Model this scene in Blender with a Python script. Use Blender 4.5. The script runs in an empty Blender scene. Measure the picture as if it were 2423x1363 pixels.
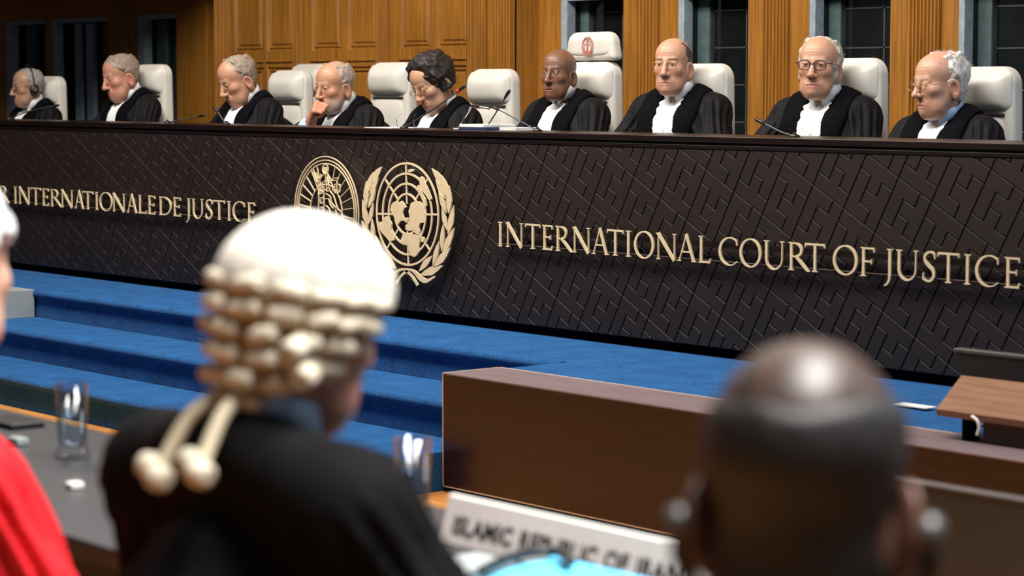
import bpy, bmesh, math, random
import numpy as np
from mathutils import Matrix, Vector

random.seed(7)
rng = np.random.default_rng(11)
scene = bpy.context.scene
COL = scene.collection

# ------------------------------------------------------------------ camera
F_PX = 5478.0
CX, CY = 1211.5, 681.5
HORIZON_Y, VP_X = 208.0, -3377.0
PITCH = math.atan((CY - HORIZON_Y) / F_PX)
ANG = math.atan((CX - VP_X) / (F_PX / math.cos(PITCH)))
VH = np.array([-math.cos(ANG), math.sin(ANG), 0.0])
CR = np.array([math.sin(ANG), math.cos(ANG), 0.0])
CV = VH * math.cos(PITCH) + np.array([0, 0, -math.sin(PITCH)])
CU = np.cross(CR, CV)
CAM = np.array([0, 0, 1.547]) - VH * 10.5

cam_data = bpy.data.cameras.new('camera')
cam = bpy.data.objects.new('camera', cam_data)
COL.objects.link(cam)
cam_data.sensor_width = 36.0
cam_data.lens = 36.0 * F_PX / 2423.0
cam_data.clip_start = 0.05
cam.matrix_world = Matrix(((CR[0], CU[0], -CV[0], CAM[0]), (CR[1], CU[1], -CV[1], CAM[1]),
                           (CR[2], CU[2], -CV[2], CAM[2]), (0, 0, 0, 1)))
cam_data.dof.use_dof = True
cam_data.dof.focus_distance = 10.9
cam_data.dof.aperture_fstop = 3.6
scene.camera = cam

def ray(x, y):
    return (CV * F_PX + CR * (x - CX) - CU * (y - CY)) / F_PX
def on_y(x, y, Y):
    d = ray(x, y); return CAM + d * ((Y - CAM[1]) / d[1])
def on_z(x, y, Z):
    d = ray(x, y); return CAM + d * ((Z - CAM[2]) / d[2])
def at_depth(x, y, t):
    return CAM + ray(x, y) * t

# ------------------------------------------------------------------ world, lights, exposure
world = bpy.data.worlds.new('hall_world'); scene.world = world
world.use_nodes = True
wbg = world.node_tree.nodes['Background']
wbg.inputs[0].default_value = (0.78, 0.86, 1.0, 1)
wbg.inputs[1].default_value = 0.10

def area_light(name, loc, target, sx, sy, power, color, spread=180):
    l = bpy.data.lights.new(name, 'AREA'); l.shape = 'RECTANGLE'
    l.size, l.size_y, l.energy, l.color = sx, sy, power, color; l.spread = math.radians(spread)
    o = bpy.data.objects.new(name, l); COL.objects.link(o)
    o.location = loc
    d = Vector(target) - Vector(loc)
    o.rotation_euler = d.to_track_quat('-Z', 'Y').to_euler()
    return o
area_light('chandelier_light', (-0.3, -2.1, 5.2), (-0.5, 0.9, 1.0), 7.5, 1.4, 640, (1.0, 0.93, 0.84))
area_light('window_daylight', (7.5, 1.2, 4.2), (-0.5, 0.4, 1.2), 3.0, 2.6, 120, (0.72, 0.86, 1.0))
area_light('counsel_light', (6.7, -4.0, 5.2), (5.7, -4.9, 0.8), 3.5, 1.6, 205, (1.0, 0.98, 0.95), 85)

scene.view_settings.view_transform = 'Standard'
scene.view_settings.look = 'None'
scene.view_settings.gamma = 1.0
scene.view_settings.use_curve_mapping = False
scene.view_settings.exposure = 0.12

# ------------------------------------------------------------------ materials
MATS = {}
def _new(name):
    m = bpy.data.materials.new(name); m.use_nodes = True
    nt = m.node_tree
    b = nt.nodes['Principled BSDF']
    MATS[name] = m
    return m, nt, b
def setp(b, **kw):
    for k, v in kw.items():
        k = k.replace('_', ' ')
        for cand in (k, k.title(), k.capitalize()):
            if cand in b.inputs:
                b.inputs[cand].default_value = v; break
def plain(name, color, rough=0.5, metal=0.0, noise=0.0, nscale=30.0, bump=0.0, bscale=200.0, sheen=0.0, spec=0.5, coat=0.0):
    m, nt, b = _new(name)
    b.inputs['Base Color'].default_value = (*color, 1)
    b.inputs['Roughness'].default_value = rough
    b.inputs['Metallic'].default_value = metal
    b.inputs['Specular IOR Level'].default_value = spec
    if sheen: b.inputs['Sheen Weight'].default_value = sheen
    if coat: b.inputs['Coat Weight'].default_value = coat
    tc = nt.nodes.new('ShaderNodeTexCoord')
    if noise:
        n = nt.nodes.new('ShaderNodeTexNoise'); n.inputs['Scale'].default_value = nscale; n.inputs['Detail'].default_value = 4
        nt.links.new(tc.outputs['Object'], n.inputs['Vector'])
        r = nt.nodes.new('ShaderNodeValToRGB')
        r.color_ramp.elements[0].position = 0.3; r.color_ramp.elements[1].position = 0.7
        r.color_ramp.elements[0].color = (*[c * (1 - noise) for c in color], 1)
        r.color_ramp.elements[1].color = (*[min(1, c * (1 + noise)) for c in color], 1)
        nt.links.new(n.outputs['Fac'], r.inputs['Fac'])
        nt.links.new(r.outputs['Color'], b.inputs['Base Color'])
    if bump:
        n2 = nt.nodes.new('ShaderNodeTexNoise'); n2.inputs['Scale'].default_value = bscale; n2.inputs['Detail'].default_value = 3
        nt.links.new(tc.outputs['Object'], n2.inputs['Vector'])
        bp = nt.nodes.new('ShaderNodeBump'); bp.inputs['Strength'].default_value = bump; bp.inputs['Distance'].default_value = 0.003
        nt.links.new(n2.outputs['Fac'], bp.inputs['Height'])
        nt.links.new(bp.outputs['Normal'], b.inputs['Normal'])
    return m
def wood(name, dark, light, stretch, rough=0.4, detail=8, bump=0.15, coat=0.0, world_space=True):
    """grain: noise stretched along one axis; stretch = (sx, sy, sz) scale per axis"""
    m, nt, b = _new(name)
    tc = nt.nodes.new('ShaderNodeTexCoord')
    geo = nt.nodes.new('ShaderNodeNewGeometry')
    mp = nt.nodes.new('ShaderNodeMapping'); mp.inputs['Scale'].default_value = stretch
    nt.links.new((geo.outputs['Position'] if world_space else tc.outputs['Object']), mp.inputs['Vector'])
    n = nt.nodes.new('ShaderNodeTexNoise'); n.inputs['Scale'].default_value = 1.0; n.inputs['Detail'].default_value = detail
    n.inputs['Roughness'].default_value = 0.62; n.inputs['Distortion'].default_value = 0.35
    nt.links.new(mp.outputs['Vector'], n.inputs['Vector'])
    n2 = nt.nodes.new('ShaderNodeTexNoise'); n2.inputs['Scale'].default_value = 1.7; n2.inputs['Detail'].default_value = 2
    nt.links.new((geo.outputs['Position'] if world_space else tc.outputs['Object']), n2.inputs['Vector'])
    mx = nt.nodes.new('ShaderNodeMath'); mx.operation = 'MULTIPLY_ADD'; mx.inputs[1].default_value = 0.35; mx.inputs[2].default_value = -0.17
    nt.links.new(n2.outputs['Fac'], mx.inputs[0])
    ad = nt.nodes.new('ShaderNodeMath'); ad.operation = 'ADD'
    nt.links.new(n.outputs['Fac'], ad.inputs[0]); nt.links.new(mx.outputs[0], ad.inputs[1])
    r = nt.nodes.new('ShaderNodeValToRGB')
    r.color_ramp.elements[0].position = 0.34; r.color_ramp.elements[1].position = 0.66
    r.color_ramp.elements[0].color = (*dark, 1); r.color_ramp.elements[1].color = (*light, 1)
    nt.links.new(ad.outputs[0], r.inputs['Fac'])
    nt.links.new(r.outputs['Color'], b.inputs['Base Color'])
    b.inputs['Roughness'].default_value = rough
    if coat: b.inputs['Coat Weight'].default_value = coat; b.inputs['Coat Roughness'].default_value = 0.2
    if bump:
        bp = nt.nodes.new('ShaderNodeBump'); bp.inputs['Strength'].default_value = bump; bp.inputs['Distance'].default_value = 0.002
        nt.links.new(n.outputs['Fac'], bp.inputs['Height']); nt.links.new(bp.outputs['Normal'], b.inputs['Normal'])
    return m
def attr_mat(name, rough=0.5, noise=0.12, nscale=60.0, sss=0.0, spec=0.5, bump=0.0, bscale=250.0, stretch=None, sheen=0.0):
    """colour comes from the mesh colour attribute 'tint' (the thing's own colours), varied by noise"""
    m, nt, b = _new(name)
    at = nt.nodes.new('ShaderNodeAttribute'); at.attribute_name = 'tint'
    tc = nt.nodes.new('ShaderNodeTexCoord')
    n = nt.nodes.new('ShaderNodeTexNoise'); n.inputs['Scale'].default_value = nscale; n.inputs['Detail'].default_value = 4
    mp = nt.nodes.new('ShaderNodeMapping')
    if stretch: mp.inputs['Scale'].default_value = stretch
    nt.links.new(tc.outputs['Object'], mp.inputs['Vector']); nt.links.new(mp.outputs['Vector'], n.inputs['Vector'])
    r = nt.nodes.new('ShaderNodeMapRange'); r.inputs[1].default_value = 0.3; r.inputs[2].default_value = 0.7
    r.inputs[3].default_value = 1 - noise; r.inputs[4].default_value = 1 + noise
    nt.links.new(n.outputs['Fac'], r.inputs[0])
    v = nt.nodes.new('ShaderNodeVectorMath'); v.operation = 'SCALE'
    nt.links.new(at.outputs['Color'], v.inputs[0]); nt.links.new(r.outputs[0], v.inputs['Scale'])
    nt.links.new(v.outputs[0], b.inputs['Base Color'])
    b.inputs['Roughness'].default_value = rough; b.inputs['Specular IOR Level'].default_value = spec
    if sss:
        b.inputs['Subsurface Weight'].default_value = sss; b.inputs['Subsurface Radius'].default_value = (0.012, 0.005, 0.003)
        b.inputs['Subsurface Scale'].default_value = 0.6
    if sheen: b.inputs['Sheen Weight'].default_value = sheen
    if bump:
        bp = nt.nodes.new('ShaderNodeBump'); bp.inputs['Strength'].default_value = bump; bp.inputs['Distance'].default_value = 0.002
        n2 = nt.nodes.new('ShaderNodeTexNoise'); n2.inputs['Scale'].default_value = bscale
        nt.links.new(mp.outputs['Vector'], n2.inputs['Vector'])
        nt.links.new(n2.outputs['Fac'], bp.inputs['Height']); nt.links.new(bp.outputs['Normal'], b.inputs['Normal'])
    return m
def glass_mat(name, color, rough=0.02, ior=1.45):
    m, nt, b = _new(name)
    b.inputs['Base Color'].default_value = (*color, 1); b.inputs['Roughness'].default_value = rough
    b.inputs['Transmission Weight'].default_value = 1.0; b.inputs['IOR'].default_value = ior
    return m
def thin_glass(name, tint=(1, 1, 1), fac=0.12, edge=False):
    m, nt, b = _new(name)
    out = nt.nodes['Material Output']
    tr = nt.nodes.new('ShaderNodeBsdfTransparent'); tr.inputs[0].default_value = (*tint, 1)
    gl = nt.nodes.new('ShaderNodeBsdfGlossy'); gl.inputs['Roughness'].default_value = 0.05
    mx = nt.nodes.new('ShaderNodeMixShader'); mx.inputs[0].default_value = fac
    if edge:
        lw = nt.nodes.new('ShaderNodeLayerWeight'); lw.inputs['Blend'].default_value = fac
        nt.links.new(lw.outputs['Facing'], mx.inputs[0])
    nt.links.new(tr.outputs[0], mx.inputs[1]); nt.links.new(gl.outputs[0], mx.inputs[2])
    nt.links.new(mx.outputs[0], out.inputs['Surface'])
    nt.nodes.remove(b)
    return m

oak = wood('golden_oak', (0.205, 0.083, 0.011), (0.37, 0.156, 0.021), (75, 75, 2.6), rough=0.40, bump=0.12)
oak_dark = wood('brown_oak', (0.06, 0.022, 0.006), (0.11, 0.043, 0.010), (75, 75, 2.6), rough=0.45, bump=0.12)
wenge = wood('dark_stained_wood', (0.0036, 0.0016, 0.0013), (0.0140, 0.0060, 0.0050), (4.0, 60, 170), rough=0.58, bump=0.3)
wenge_rail = wood('dark_rail_wood', (0.004, 0.002, 0.002), (0.011, 0.0055, 0.0055), (3.0, 60, 60), rough=0.3, bump=0.1)
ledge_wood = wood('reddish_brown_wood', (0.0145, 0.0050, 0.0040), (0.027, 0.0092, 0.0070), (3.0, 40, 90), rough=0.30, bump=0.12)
ledge_top_wood = wood('polished_purple_brown_wood', (0.17, 0.125, 0.135), (0.23, 0.175, 0.19), (3.0, 60, 60), rough=0.42, bump=0.08)  # ledge top lightened: its reflected sheen is painted into the base colour
stand_wood = wood('tan_brown_wood', (0.20, 0.10, 0.055), (0.29, 0.155, 0.09), (4.0, 40, 60), rough=0.5, bump=0.1)
parquet = wood('orange_parquet', (0.45, 0.17, 0.035), (0.72, 0.33, 0.085), (6.0, 60, 60), rough=0.35, bump=0.1)
edge_trim = plain('pale_edge_strip', (0.62, 0.46, 0.34), 0.4, noise=0.1)
black_gap = plain('black_plinth', (0.0015, 0.0015, 0.0018), 0.8, noise=0.2, spec=0.05)
gold = plain('brushed_gold', (0.86, 0.72, 0.46), 0.42, 0.25, noise=0.06, nscale=40)
gold_pale = plain('pale_gold', (0.80, 0.68, 0.44), 0.42, 0.4, noise=0.06, nscale=40)
acrylic = plain('black_mounting_rail', (0.0018, 0.0015, 0.0015), 0.35, noise=0.2)
rail_edge = plain('pale_rail_edge', (0.16, 0.12, 0.10), 0.3, noise=0.1)
leather = plain('white_leather', (0.60, 0.585, 0.535), 0.42, noise=0.03, nscale=8, bump=0.08, bscale=400)
crest_red = plain('dark_red_print', (0.36, 0.13, 0.11), 0.6, noise=0.2)
chrome = plain('chrome', (0.6, 0.6, 0.62), 0.2, 1.0, noise=0.05)
blackp = plain('black_plastic', (0.010, 0.010, 0.011), 0.4, noise=0.2)
greyp = plain('dark_grey_metal', (0.10, 0.10, 0.10), 0.4, 0.4, noise=0.1)
gown_cloth = plain('matt_black_gown', (0.0035, 0.0033, 0.0036), 0.85, noise=0.2, nscale=20, bump=0.1, spec=0.1)
robe_cloth = plain('black_robe_cloth', (0.0042, 0.0038, 0.0056), 0.72, noise=0.25, nscale=20, bump=0.1, bscale=500, spec=0.18)
velvet = plain('black_velvet', (0.0022, 0.0022, 0.0036), 0.9, noise=0.2, nscale=40, spec=0.08)
lace = plain('white_lace', (0.74, 0.77, 0.80), 0.75, noise=0.05, nscale=120, bump=0.5, bscale=160)
shirt = plain('white_shirt_cotton', (0.80, 0.83, 0.86), 0.7, noise=0.04, nscale=60, bump=0.1)
shirt_blue = plain('light_blue_shirt', (0.38, 0.56, 0.80), 0.7, noise=0.06, nscale=60, bump=0.1)
red_cloth = plain('bright_red_cloth', (0.70, 0.004, 0.012), 0.7, noise=0.15, nscale=12, bump=0.2, bscale=200)
skin_mat = attr_mat('skin', 0.45, 0.10, 90, sss=0.12, bump=0.15, bscale=320)
hair_mat = attr_mat('hair', 0.55, 0.35, 160, bump=0.5, bscale=420, stretch=(1, 1, 0.35))
eye_mat = attr_mat('eye', 0.15, 0.04, 200)
wig_mat = attr_mat('horsehair', 0.7, 0.12, 180, bump=0.6, bscale=500, stretch=(1, 1, 3))
paper_white = plain('white_card', (0.80, 0.80, 0.76), 0.6, noise=0.03)
ink = plain('black_ink', (0.02, 0.02, 0.02), 0.6, noise=0.1)
blue_card = plain('light_blue_card', (0.10, 0.55, 0.82), 0.45, noise=0.05)
navy_card = plain('navy_binder', (0.016, 0.030, 0.085), 0.5, noise=0.1)
table_top_mat = plain('dark_grey_laminate', (0.028, 0.029, 0.035), 0.45, noise=0.12, nscale=40)
grey_lam = plain('grey_brown_laminate', (0.036, 0.032, 0.026), 0.6, noise=0.08, nscale=10)
grey_green = plain('pale_grey_green_board', (0.30, 0.34, 0.34), 0.55, noise=0.06, nscale=10)
stone = plain('blue_grey_stone', (0.26, 0.32, 0.36), 0.7, noise=0.18, nscale=18, bump=0.3, bscale=60)
stone_teal = plain('dim_teal_stone', (0.055, 0.095, 0.10), 0.7, noise=0.2, nscale=18, bump=0.3, bscale=60)
lead = plain('lead_came', (0.075, 0.08, 0.08), 0.45, 0.5, noise=0.15)
night_glass = plain('dark_window_glass', (0.006, 0.0075, 0.007), 0.08, noise=0.4, nscale=6, coat=0.3)
lens_mat = thin_glass('spectacle_lens', (0.97, 0.97, 0.97), 0.07)
gold_wire = plain('gold_wire', (0.70, 0.52, 0.30), 0.3, 0.9, noise=0.05)
tortoise = plain('tortoiseshell', (0.055, 0.014, 0.012), 0.3, noise=0.5, nscale=90)
clear_glass = thin_glass('clear_glass', (0.93, 0.95, 0.97), 0.16, True)
water_mat = thin_glass('water', (0.84, 0.89, 0.94), 0.12, True)
cream_plaster = plain('dim_plaster', (0.30, 0.24, 0.18), 0.8, noise=0.1, nscale=4)
red_tip = plain('red_microphone_ring', (0.5, 0.02, 0.03), 0.5, noise=0.1)

# blue carpet
def carpet():
    m, nt, b = _new('blue_carpet')
    geo = nt.nodes.new('ShaderNodeNewGeometry')
    n = nt.nodes.new('ShaderNodeTexNoise'); n.inputs['Scale'].default_value = 90; n.inputs['Detail'].default_value = 6; n.inputs['Roughness'].default_value = 0.75
    nt.links.new(geo.outputs['Position'], n.inputs['Vector'])
    n3 = nt.nodes.new('ShaderNodeTexNoise'); n3.inputs['Scale'].default_value = 7; n3.inputs['Detail'].default_value = 3
    nt.links.new(geo.outputs['Position'], n3.inputs['Vector'])
    ad = nt.nodes.new('ShaderNodeMath'); ad.operation = 'MULTIPLY_ADD'; ad.inputs[1].default_value = 0.35
    nt.links.new(n3.outputs['Fac'], ad.inputs[0]); nt.links.new(n.outputs['Fac'], ad.inputs[2])
    r = nt.nodes.new('ShaderNodeValToRGB')
    r.color_ramp.elements[0].position = 0.48; r.color_ramp.elements[1].position = 0.88
    r.color_ramp.elements[0].color = (0.007, 0.048, 0.155, 1); r.color_ramp.elements[1].color = (0.024, 0.142, 0.39, 1)
    nt.links.new(ad.outputs[0], r.inputs['Fac']); nt.links.new(r.outputs['Color'], b.inputs['Base Color'])
    b.inputs['Roughness'].default_value = 0.95; b.inputs['Sheen Weight'].default_value = 0.05; b.inputs['Specular IOR Level'].default_value = 0.1
    n2 = nt.nodes.new('ShaderNodeTexNoise'); n2.inputs['Scale'].default_value = 320
    nt.links.new(geo.outputs['Position'], n2.inputs['Vector'])
    bp = nt.nodes.new('ShaderNodeBump'); bp.inputs['Strength'].default_value = 0.6; bp.inputs['Distance'].default_value = 0.004
    nt.links.new(n2.outputs['Fac'], bp.inputs['Height']); nt.links.new(bp.outputs['Normal'], b.inputs['Normal'])
    return m
carpet_mat = carpet()

# ------------------------------------------------------------------ mesh helpers
class MB:
    """collects verts and faces of one mesh"""
    def __init__(s): s.v = []; s.f = []
    def add(s, vs, fs):
        n = len(s.v); s.v.extend([tuple(map(float, p)) for p in vs]); s.f.extend([tuple(i + n for i in f) for f in fs]); return s
    def box(s, x0, x1, y0, y1, z0, z1):
        vs = [(x, y, z) for z in (z0, z1) for y in (y0, y1) for x in (x0, x1)]
        return s.add(vs, [(0, 2, 3, 1), (4, 5, 7, 6), (0, 1, 5, 4), (2, 6, 7, 3), (0, 4, 6, 2), (1, 3, 7, 5)])
    def prism(s, poly, d0, d1, plane='xz'):
        """extrude a 2D polygon; plane 'xz': depth along y, 'xy': along z, 'yz': along x"""
        n = len(poly)
        def pt(p, d):
            if plane == 'xz': return (p[0], d, p[1])
            if plane == 'xy': return (p[0], p[1], d)
            return (d, p[0], p[1])
        vs = [pt(p, d0) for p in poly] + [pt(p, d1) for p in poly]
        fs = [tuple(range(n)), tuple(range(2 * n - 1, n - 1, -1))] + [(i, (i + 1) % n + 0, (i + 1) % n + n, i + n) for i in range(n)]
        return s.add(vs, fs)
    def ribbon(s, pts, widths, d0, d1, closed=False):
        """flat stroke of varying width in the xz plane, extruded from y=d0 to y=d1"""
        P = np.array(pts, float); n = len(P)
        W = np.broadcast_to(np.array(widths, float), (n,))
        T = np.zeros_like(P)
        for i in range(n):
            a = P[(i - 1) % n] if (closed or i > 0) else P[i]
            b = P[(i + 1) % n] if (closed or i < n - 1) else P[i]
            t = b - a; T[i] = t / (np.hypot(*t) + 1e-12)
        N = np.stack([-T[:, 1], T[:, 0]], 1)
        L = P + N * W[:, None] / 2; R = P - N * W[:, None] / 2
        vs = []
        for i in range(n):
            vs += [(L[i, 0], d0, L[i, 1]), (R[i, 0], d0, R[i, 1]), (R[i, 0], d1, R[i, 1]), (L[i, 0], d1, L[i, 1])]
        fs = []
        m = n if closed else n - 1
        for i in range(m):
            a, b = 4 * i, 4 * ((i + 1) % n)
            for k in range(4):
                k2 = (k + 1) % 4
                fs.append((a + k, a + k2, b + k2, b + k))
        if not closed:
            fs += [(0, 3, 2, 1), (4 * n - 4, 4 * n - 3, 4 * n - 2, 4 * n - 1)]
        return s.add(vs, fs)
    def tube(s, pts, radii, seg=10, caps=True):
        P = [Vector(p) for p in pts]; n = len(P)
        R = np.broadcast_to(np.array(radii, float), (n,))
        vs = []; up = None
        for i in range(n):
            t = (P[min(i + 1, n - 1)] - P[max(i - 1, 0)]).normalized()
            if up is None:
                up = t.orthogonal().normalized()
            else:
                up = (up - t * up.dot(t)); up = up.normalized() if up.length > 1e-6 else t.orthogonal().normalized()
            w = t.cross(up)
            for k in range(seg):
                a = 2 * math.pi * k / seg
                vs.append(P[i] + (up * math.cos(a) + w * math.sin(a)) * float(R[i]))
        fs = []
        for i in range(n - 1):
            for k in range(seg):
                k2 = (k + 1) % seg
                fs.append((i * seg + k, i * seg + k2, (i + 1) * seg + k2, (i + 1) * seg + k))
        if caps:
            fs += [tuple(range(seg - 1, -1, -1)), tuple((n - 1) * seg + k for k in range(seg))]
        return s.add(vs, fs)
    def lathe(s, prof, seg=32, center=(0, 0, 0), closed=False):
        vs = []; n = len(prof)
        for r, z in prof:
            for k in range(seg):
                a = 2 * math.pi * k / seg
                vs.append((center[0] + r * math.cos(a), center[1] + r * math.sin(a), center[2] + z))
        fs = []
        for i in range(n if closed else n - 1):
            j = (i + 1) % n
            for k in range(seg):
                k2 = (k + 1) % seg
                fs.append((i * seg + k, i * seg + k2, j * seg + k2, j * seg + k))
        if not closed:
            fs += [tuple(range(seg - 1, -1, -1)), tuple((n - 1) * seg + k for k in range(seg))]
        return s.add(vs, fs)
    def grid(s, G):
        """G: (m, n, 3) array of points"""
        m, n = G.shape[:2]
        return s.add(G.reshape(-1, 3), [(i * n + j, i * n + j + 1, (i + 1) * n + j + 1, (i + 1) * n + j) for i in range(m - 1) for j in range(n - 1)])

def link(name, me, mat=None, parent=None, smooth=False):
    o = bpy.data.objects.new(name, me); COL.objects.link(o)
    if mat is not None and not me.materials: me.materials.append(mat)
    if smooth: me.polygons.foreach_set('use_smooth', [True] * len(me.polygons))
    if parent is not None: o.parent = parent
    return o
def mesh_of(name, mb, fix=True):
    me = bpy.data.meshes.new(name); me.from_pydata(mb.v, [], mb.f); me.update()
    if fix:
        bm = bmesh.new(); bm.from_mesh(me); bmesh.ops.recalc_face_normals(bm, faces=bm.faces); bm.to_mesh(me); bm.free()
    return me
def obj(name, mb, mat, parent=None, smooth=False, bevel=0.0, bseg=2, fix=True, auto=None):
    o = link(name, mesh_of(name, mb, fix), mat, parent, smooth)
    if bevel:
        m = o.modifiers.new('bevel', 'BEVEL'); m.width = bevel; m.segments = bseg; m.limit_method = 'ANGLE'; m.angle_limit = math.radians(40)
        for p in o.data.polygons: p.use_smooth = True
        w = o.modifiers.new('wn', 'WEIGHTED_NORMAL'); w.keep_sharp = True
    if auto is not None:
        o.data.set_sharp_from_angle(angle=math.radians(auto))
    return o
def empty(name, loc=(0, 0, 0), rz=0.0):
    o = bpy.data.objects.new(name, None); COL.objects.link(o)
    o.location = loc; o.rotation_euler = (0, 0, rz); o.empty_display_size = 0.1
    return o
def tag(o, label, cat, group=None):
    o['label'] = label; o['category'] = cat
    if group: o['group'] = group
    return o
def structure(o, label=None, cat=None):
    o['kind'] = 'structure'
    if label: o['label'] = label
    if cat: o['category'] = cat
    return o
def np_mesh(name, V, Fq, tint=None, mat=None, parent=None, smooth=True):
    me = bpy.data.meshes.new(name)
    V = np.asarray(V, np.float32); Fq = np.asarray(Fq, np.int32)
    k = Fq.shape[1]
    me.vertices.add(len(V)); me.vertices.foreach_set('co', V.ravel())
    me.loops.add(Fq.size); me.loops.foreach_set('vertex_index', Fq.ravel())
    me.polygons.add(len(Fq)); me.polygons.foreach_set('loop_start', np.arange(0, Fq.size, k, dtype=np.int32))
    me.update(calc_edges=True)
    if tint is not None:
        ca = me.color_attributes.new('tint', 'FLOAT_COLOR', 'POINT')
        c4 = np.ones((len(V), 4), np.float32); c4[:, :3] = tint
        ca.data.foreach_set('color', c4.ravel())
    return link(name, me, mat, parent, smooth)
# ------------------------------------------------------------------ the setting
FLOOR_Z = -0.02
PLAT_Z = 0.441
BENCH_TOP = 1.349
WALL_Y = 2.30          # plane of the windows and pilasters
MID_Y = 2.10           # the panelled centre stands a little forward

def wx(px, Y=WALL_Y, py=120): return float(on_y(px, py, Y)[0])

fl = obj('floor', MB().box(-13, 12, -12, 3.2, FLOOR_Z - 0.1, FLOOR_Z), parquet)
structure(fl, 'orange parquet floor between the counsel tables and the blue steps', 'floor')
ce = obj('ceiling', MB().box(-13, 12, -12, 3.2, 6.4, 6.5), cream_plaster)
structure(ce, 'dim plaster ceiling of the court room', 'ceiling')
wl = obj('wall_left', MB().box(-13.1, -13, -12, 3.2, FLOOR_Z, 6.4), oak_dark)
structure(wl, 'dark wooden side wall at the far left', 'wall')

# back wall: one backing, with panels, pilasters and headers as its pieces
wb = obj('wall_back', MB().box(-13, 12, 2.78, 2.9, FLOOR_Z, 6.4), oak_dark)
structure(wb, 'oak panelled wall behind the judges with fluted pilasters', 'wall')

def fluted(x0, x1, y, z0, z1, n, depth=None):
    """a strip with n concave flutes, front at y, extruded in z"""
    prof = [(x0, y + 0.05), (x0, y)]
    w = (x1 - x0) / n; g = w * 0.72; dp = depth or g * 0.75
    for i in range(n):
        c = x0 + (i + 0.5) * w
        for k in range(7):
            a = math.pi * k / 6
            prof.append((c - math.cos(a) * g / 2, y + math.sin(a) * dp))
    prof += [(x1, y), (x1, y + 0.05)]
    return MB().prism(prof, z0, z1, 'xy')
def raised_panel(x0, x1, z0, z1, y):
    steps = [(0, 0), (0.008, 0.014), (0.016, 0.014), (0.024, 0.004), (0.030, 0.018), (0.040, 0.018), (0.052, 0.008)]
    mb = MB(); rings = []
    for ins, dy in steps:
        a, b, c, d = x0 + ins, x1 - ins, z0 + ins, z1 - ins
        rings.append([(a, y + dy, c), (b, y + dy, c), (b, y + dy, d), (a, y + dy, d)])
    vs = [p for r in rings for p in r]; fs = []
    for i in range(len(rings) - 1):
        for k in range(4):
            k2 = (k + 1) % 4
            fs.append((4 * i + k, 4 * i + k2, 4 * i + 4 + k2, 4 * i + 4 + k))
    n = 4 * (len(rings) - 1); fs.append((n, n + 1, n + 2, n + 3))
    return mb.add(vs, fs)

Z_LOW, Z_HI = PLAT_Z, 4.2
zp0 = float(on_y(640, 122, MID_Y)[2]); zl1 = float(on_y(640, 160, MID_Y)[2])
X_L = wx(512, MID_Y); X_R = wx(1212, MID_Y)
obj('centre_backing', MB().box(X_L, X_R, MID_Y + 0.022, 2.78, Z_LOW, Z_HI), oak, wb)
panels_px = [(556, 622), (632, 696), (738, 806), (824, 893), (948, 1018), (1034, 1108)]
for a, b in panels_px:
    x0, x1 = wx(a, MID_Y), wx(b, MID_Y)
    obj('panel', raised_panel(x0, x1, zp0, Z_HI - 0.1, MID_Y), oak, wb, fix=False)
    obj('panel', raised_panel(x0, x1, PLAT_Z + 0.12, zl1, MID_Y), oak, wb, fix=False)
    obj('rail', MB().box(x0, x1, MID_Y, MID_Y + 0.03, zl1, zp0), oak, wb, bevel=0.003)
    obj('rail_moulding', MB().box(x0 - 0.01, x1 + 0.01, MID_Y - 0.012, MID_Y + 0.01, zl1 + 0.035, zl1 + 0.05), oak, wb, bevel=0.003)
stiles = [(546, 556), (622, 632), (722, 738), (806, 824), (922, 948), (1018, 1034), (1153, 1171)]
for a, b in stiles:
    obj('stile', MB().box(wx(a, MID_Y), wx(b, MID_Y), MID_Y, MID_Y + 0.03, Z_LOW, Z_HI), oak, wb, bevel=0.004)
for a, b, n in [(512, 546, 4), (696, 722, 4), (893, 922, 5), (1108, 1153, 7), (1171, 1212, 6)]:
    obj('fluted_pilaster', fluted(wx(a, MID_Y), wx(b, MID_Y), MID_Y - 0.018, Z_LOW, Z_HI, n), oak, wb)
obj('flat_board', MB().box(wx(1180), wx(1330), WALL_Y, 2.78, Z_LOW, Z_HI), oak, wb, bevel=0.004)

# right-hand pilasters between the windows
zt = float(on_y(1340, 3, WALL_Y)[2])
def pier(a, b, fa, fb, n, m=oak):
    xa, xb, xfa, xfb = wx(a), wx(b), wx(fa), wx(fb)
    obj('pier_board', MB().box(xa, xfa, WALL_Y, 2.78, Z_LOW, Z_HI), m, wb, bevel=0.004)
    obj('fluted_pilaster', fluted(xfa, xfb, WALL_Y - 0.02, Z_LOW, Z_HI, n), m, wb)
    obj('pier_core', MB().box(xfa, xfb, WALL_Y + 0.03, 2.78, Z_LOW, Z_HI), m, wb)
    obj('pier_board', MB().box(xfb, xb, WALL_Y, 2.78, Z_LOW, Z_HI), m, wb, bevel=0.004)
pier(1474, 1607, 1512, 1560, 6)
pier(1769, 1917, 1811, 1868, 7)
pier(2105, 2270, 2157, 2226, 8)
pier(2500, 2660, 2545, 2610, 7)

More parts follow.
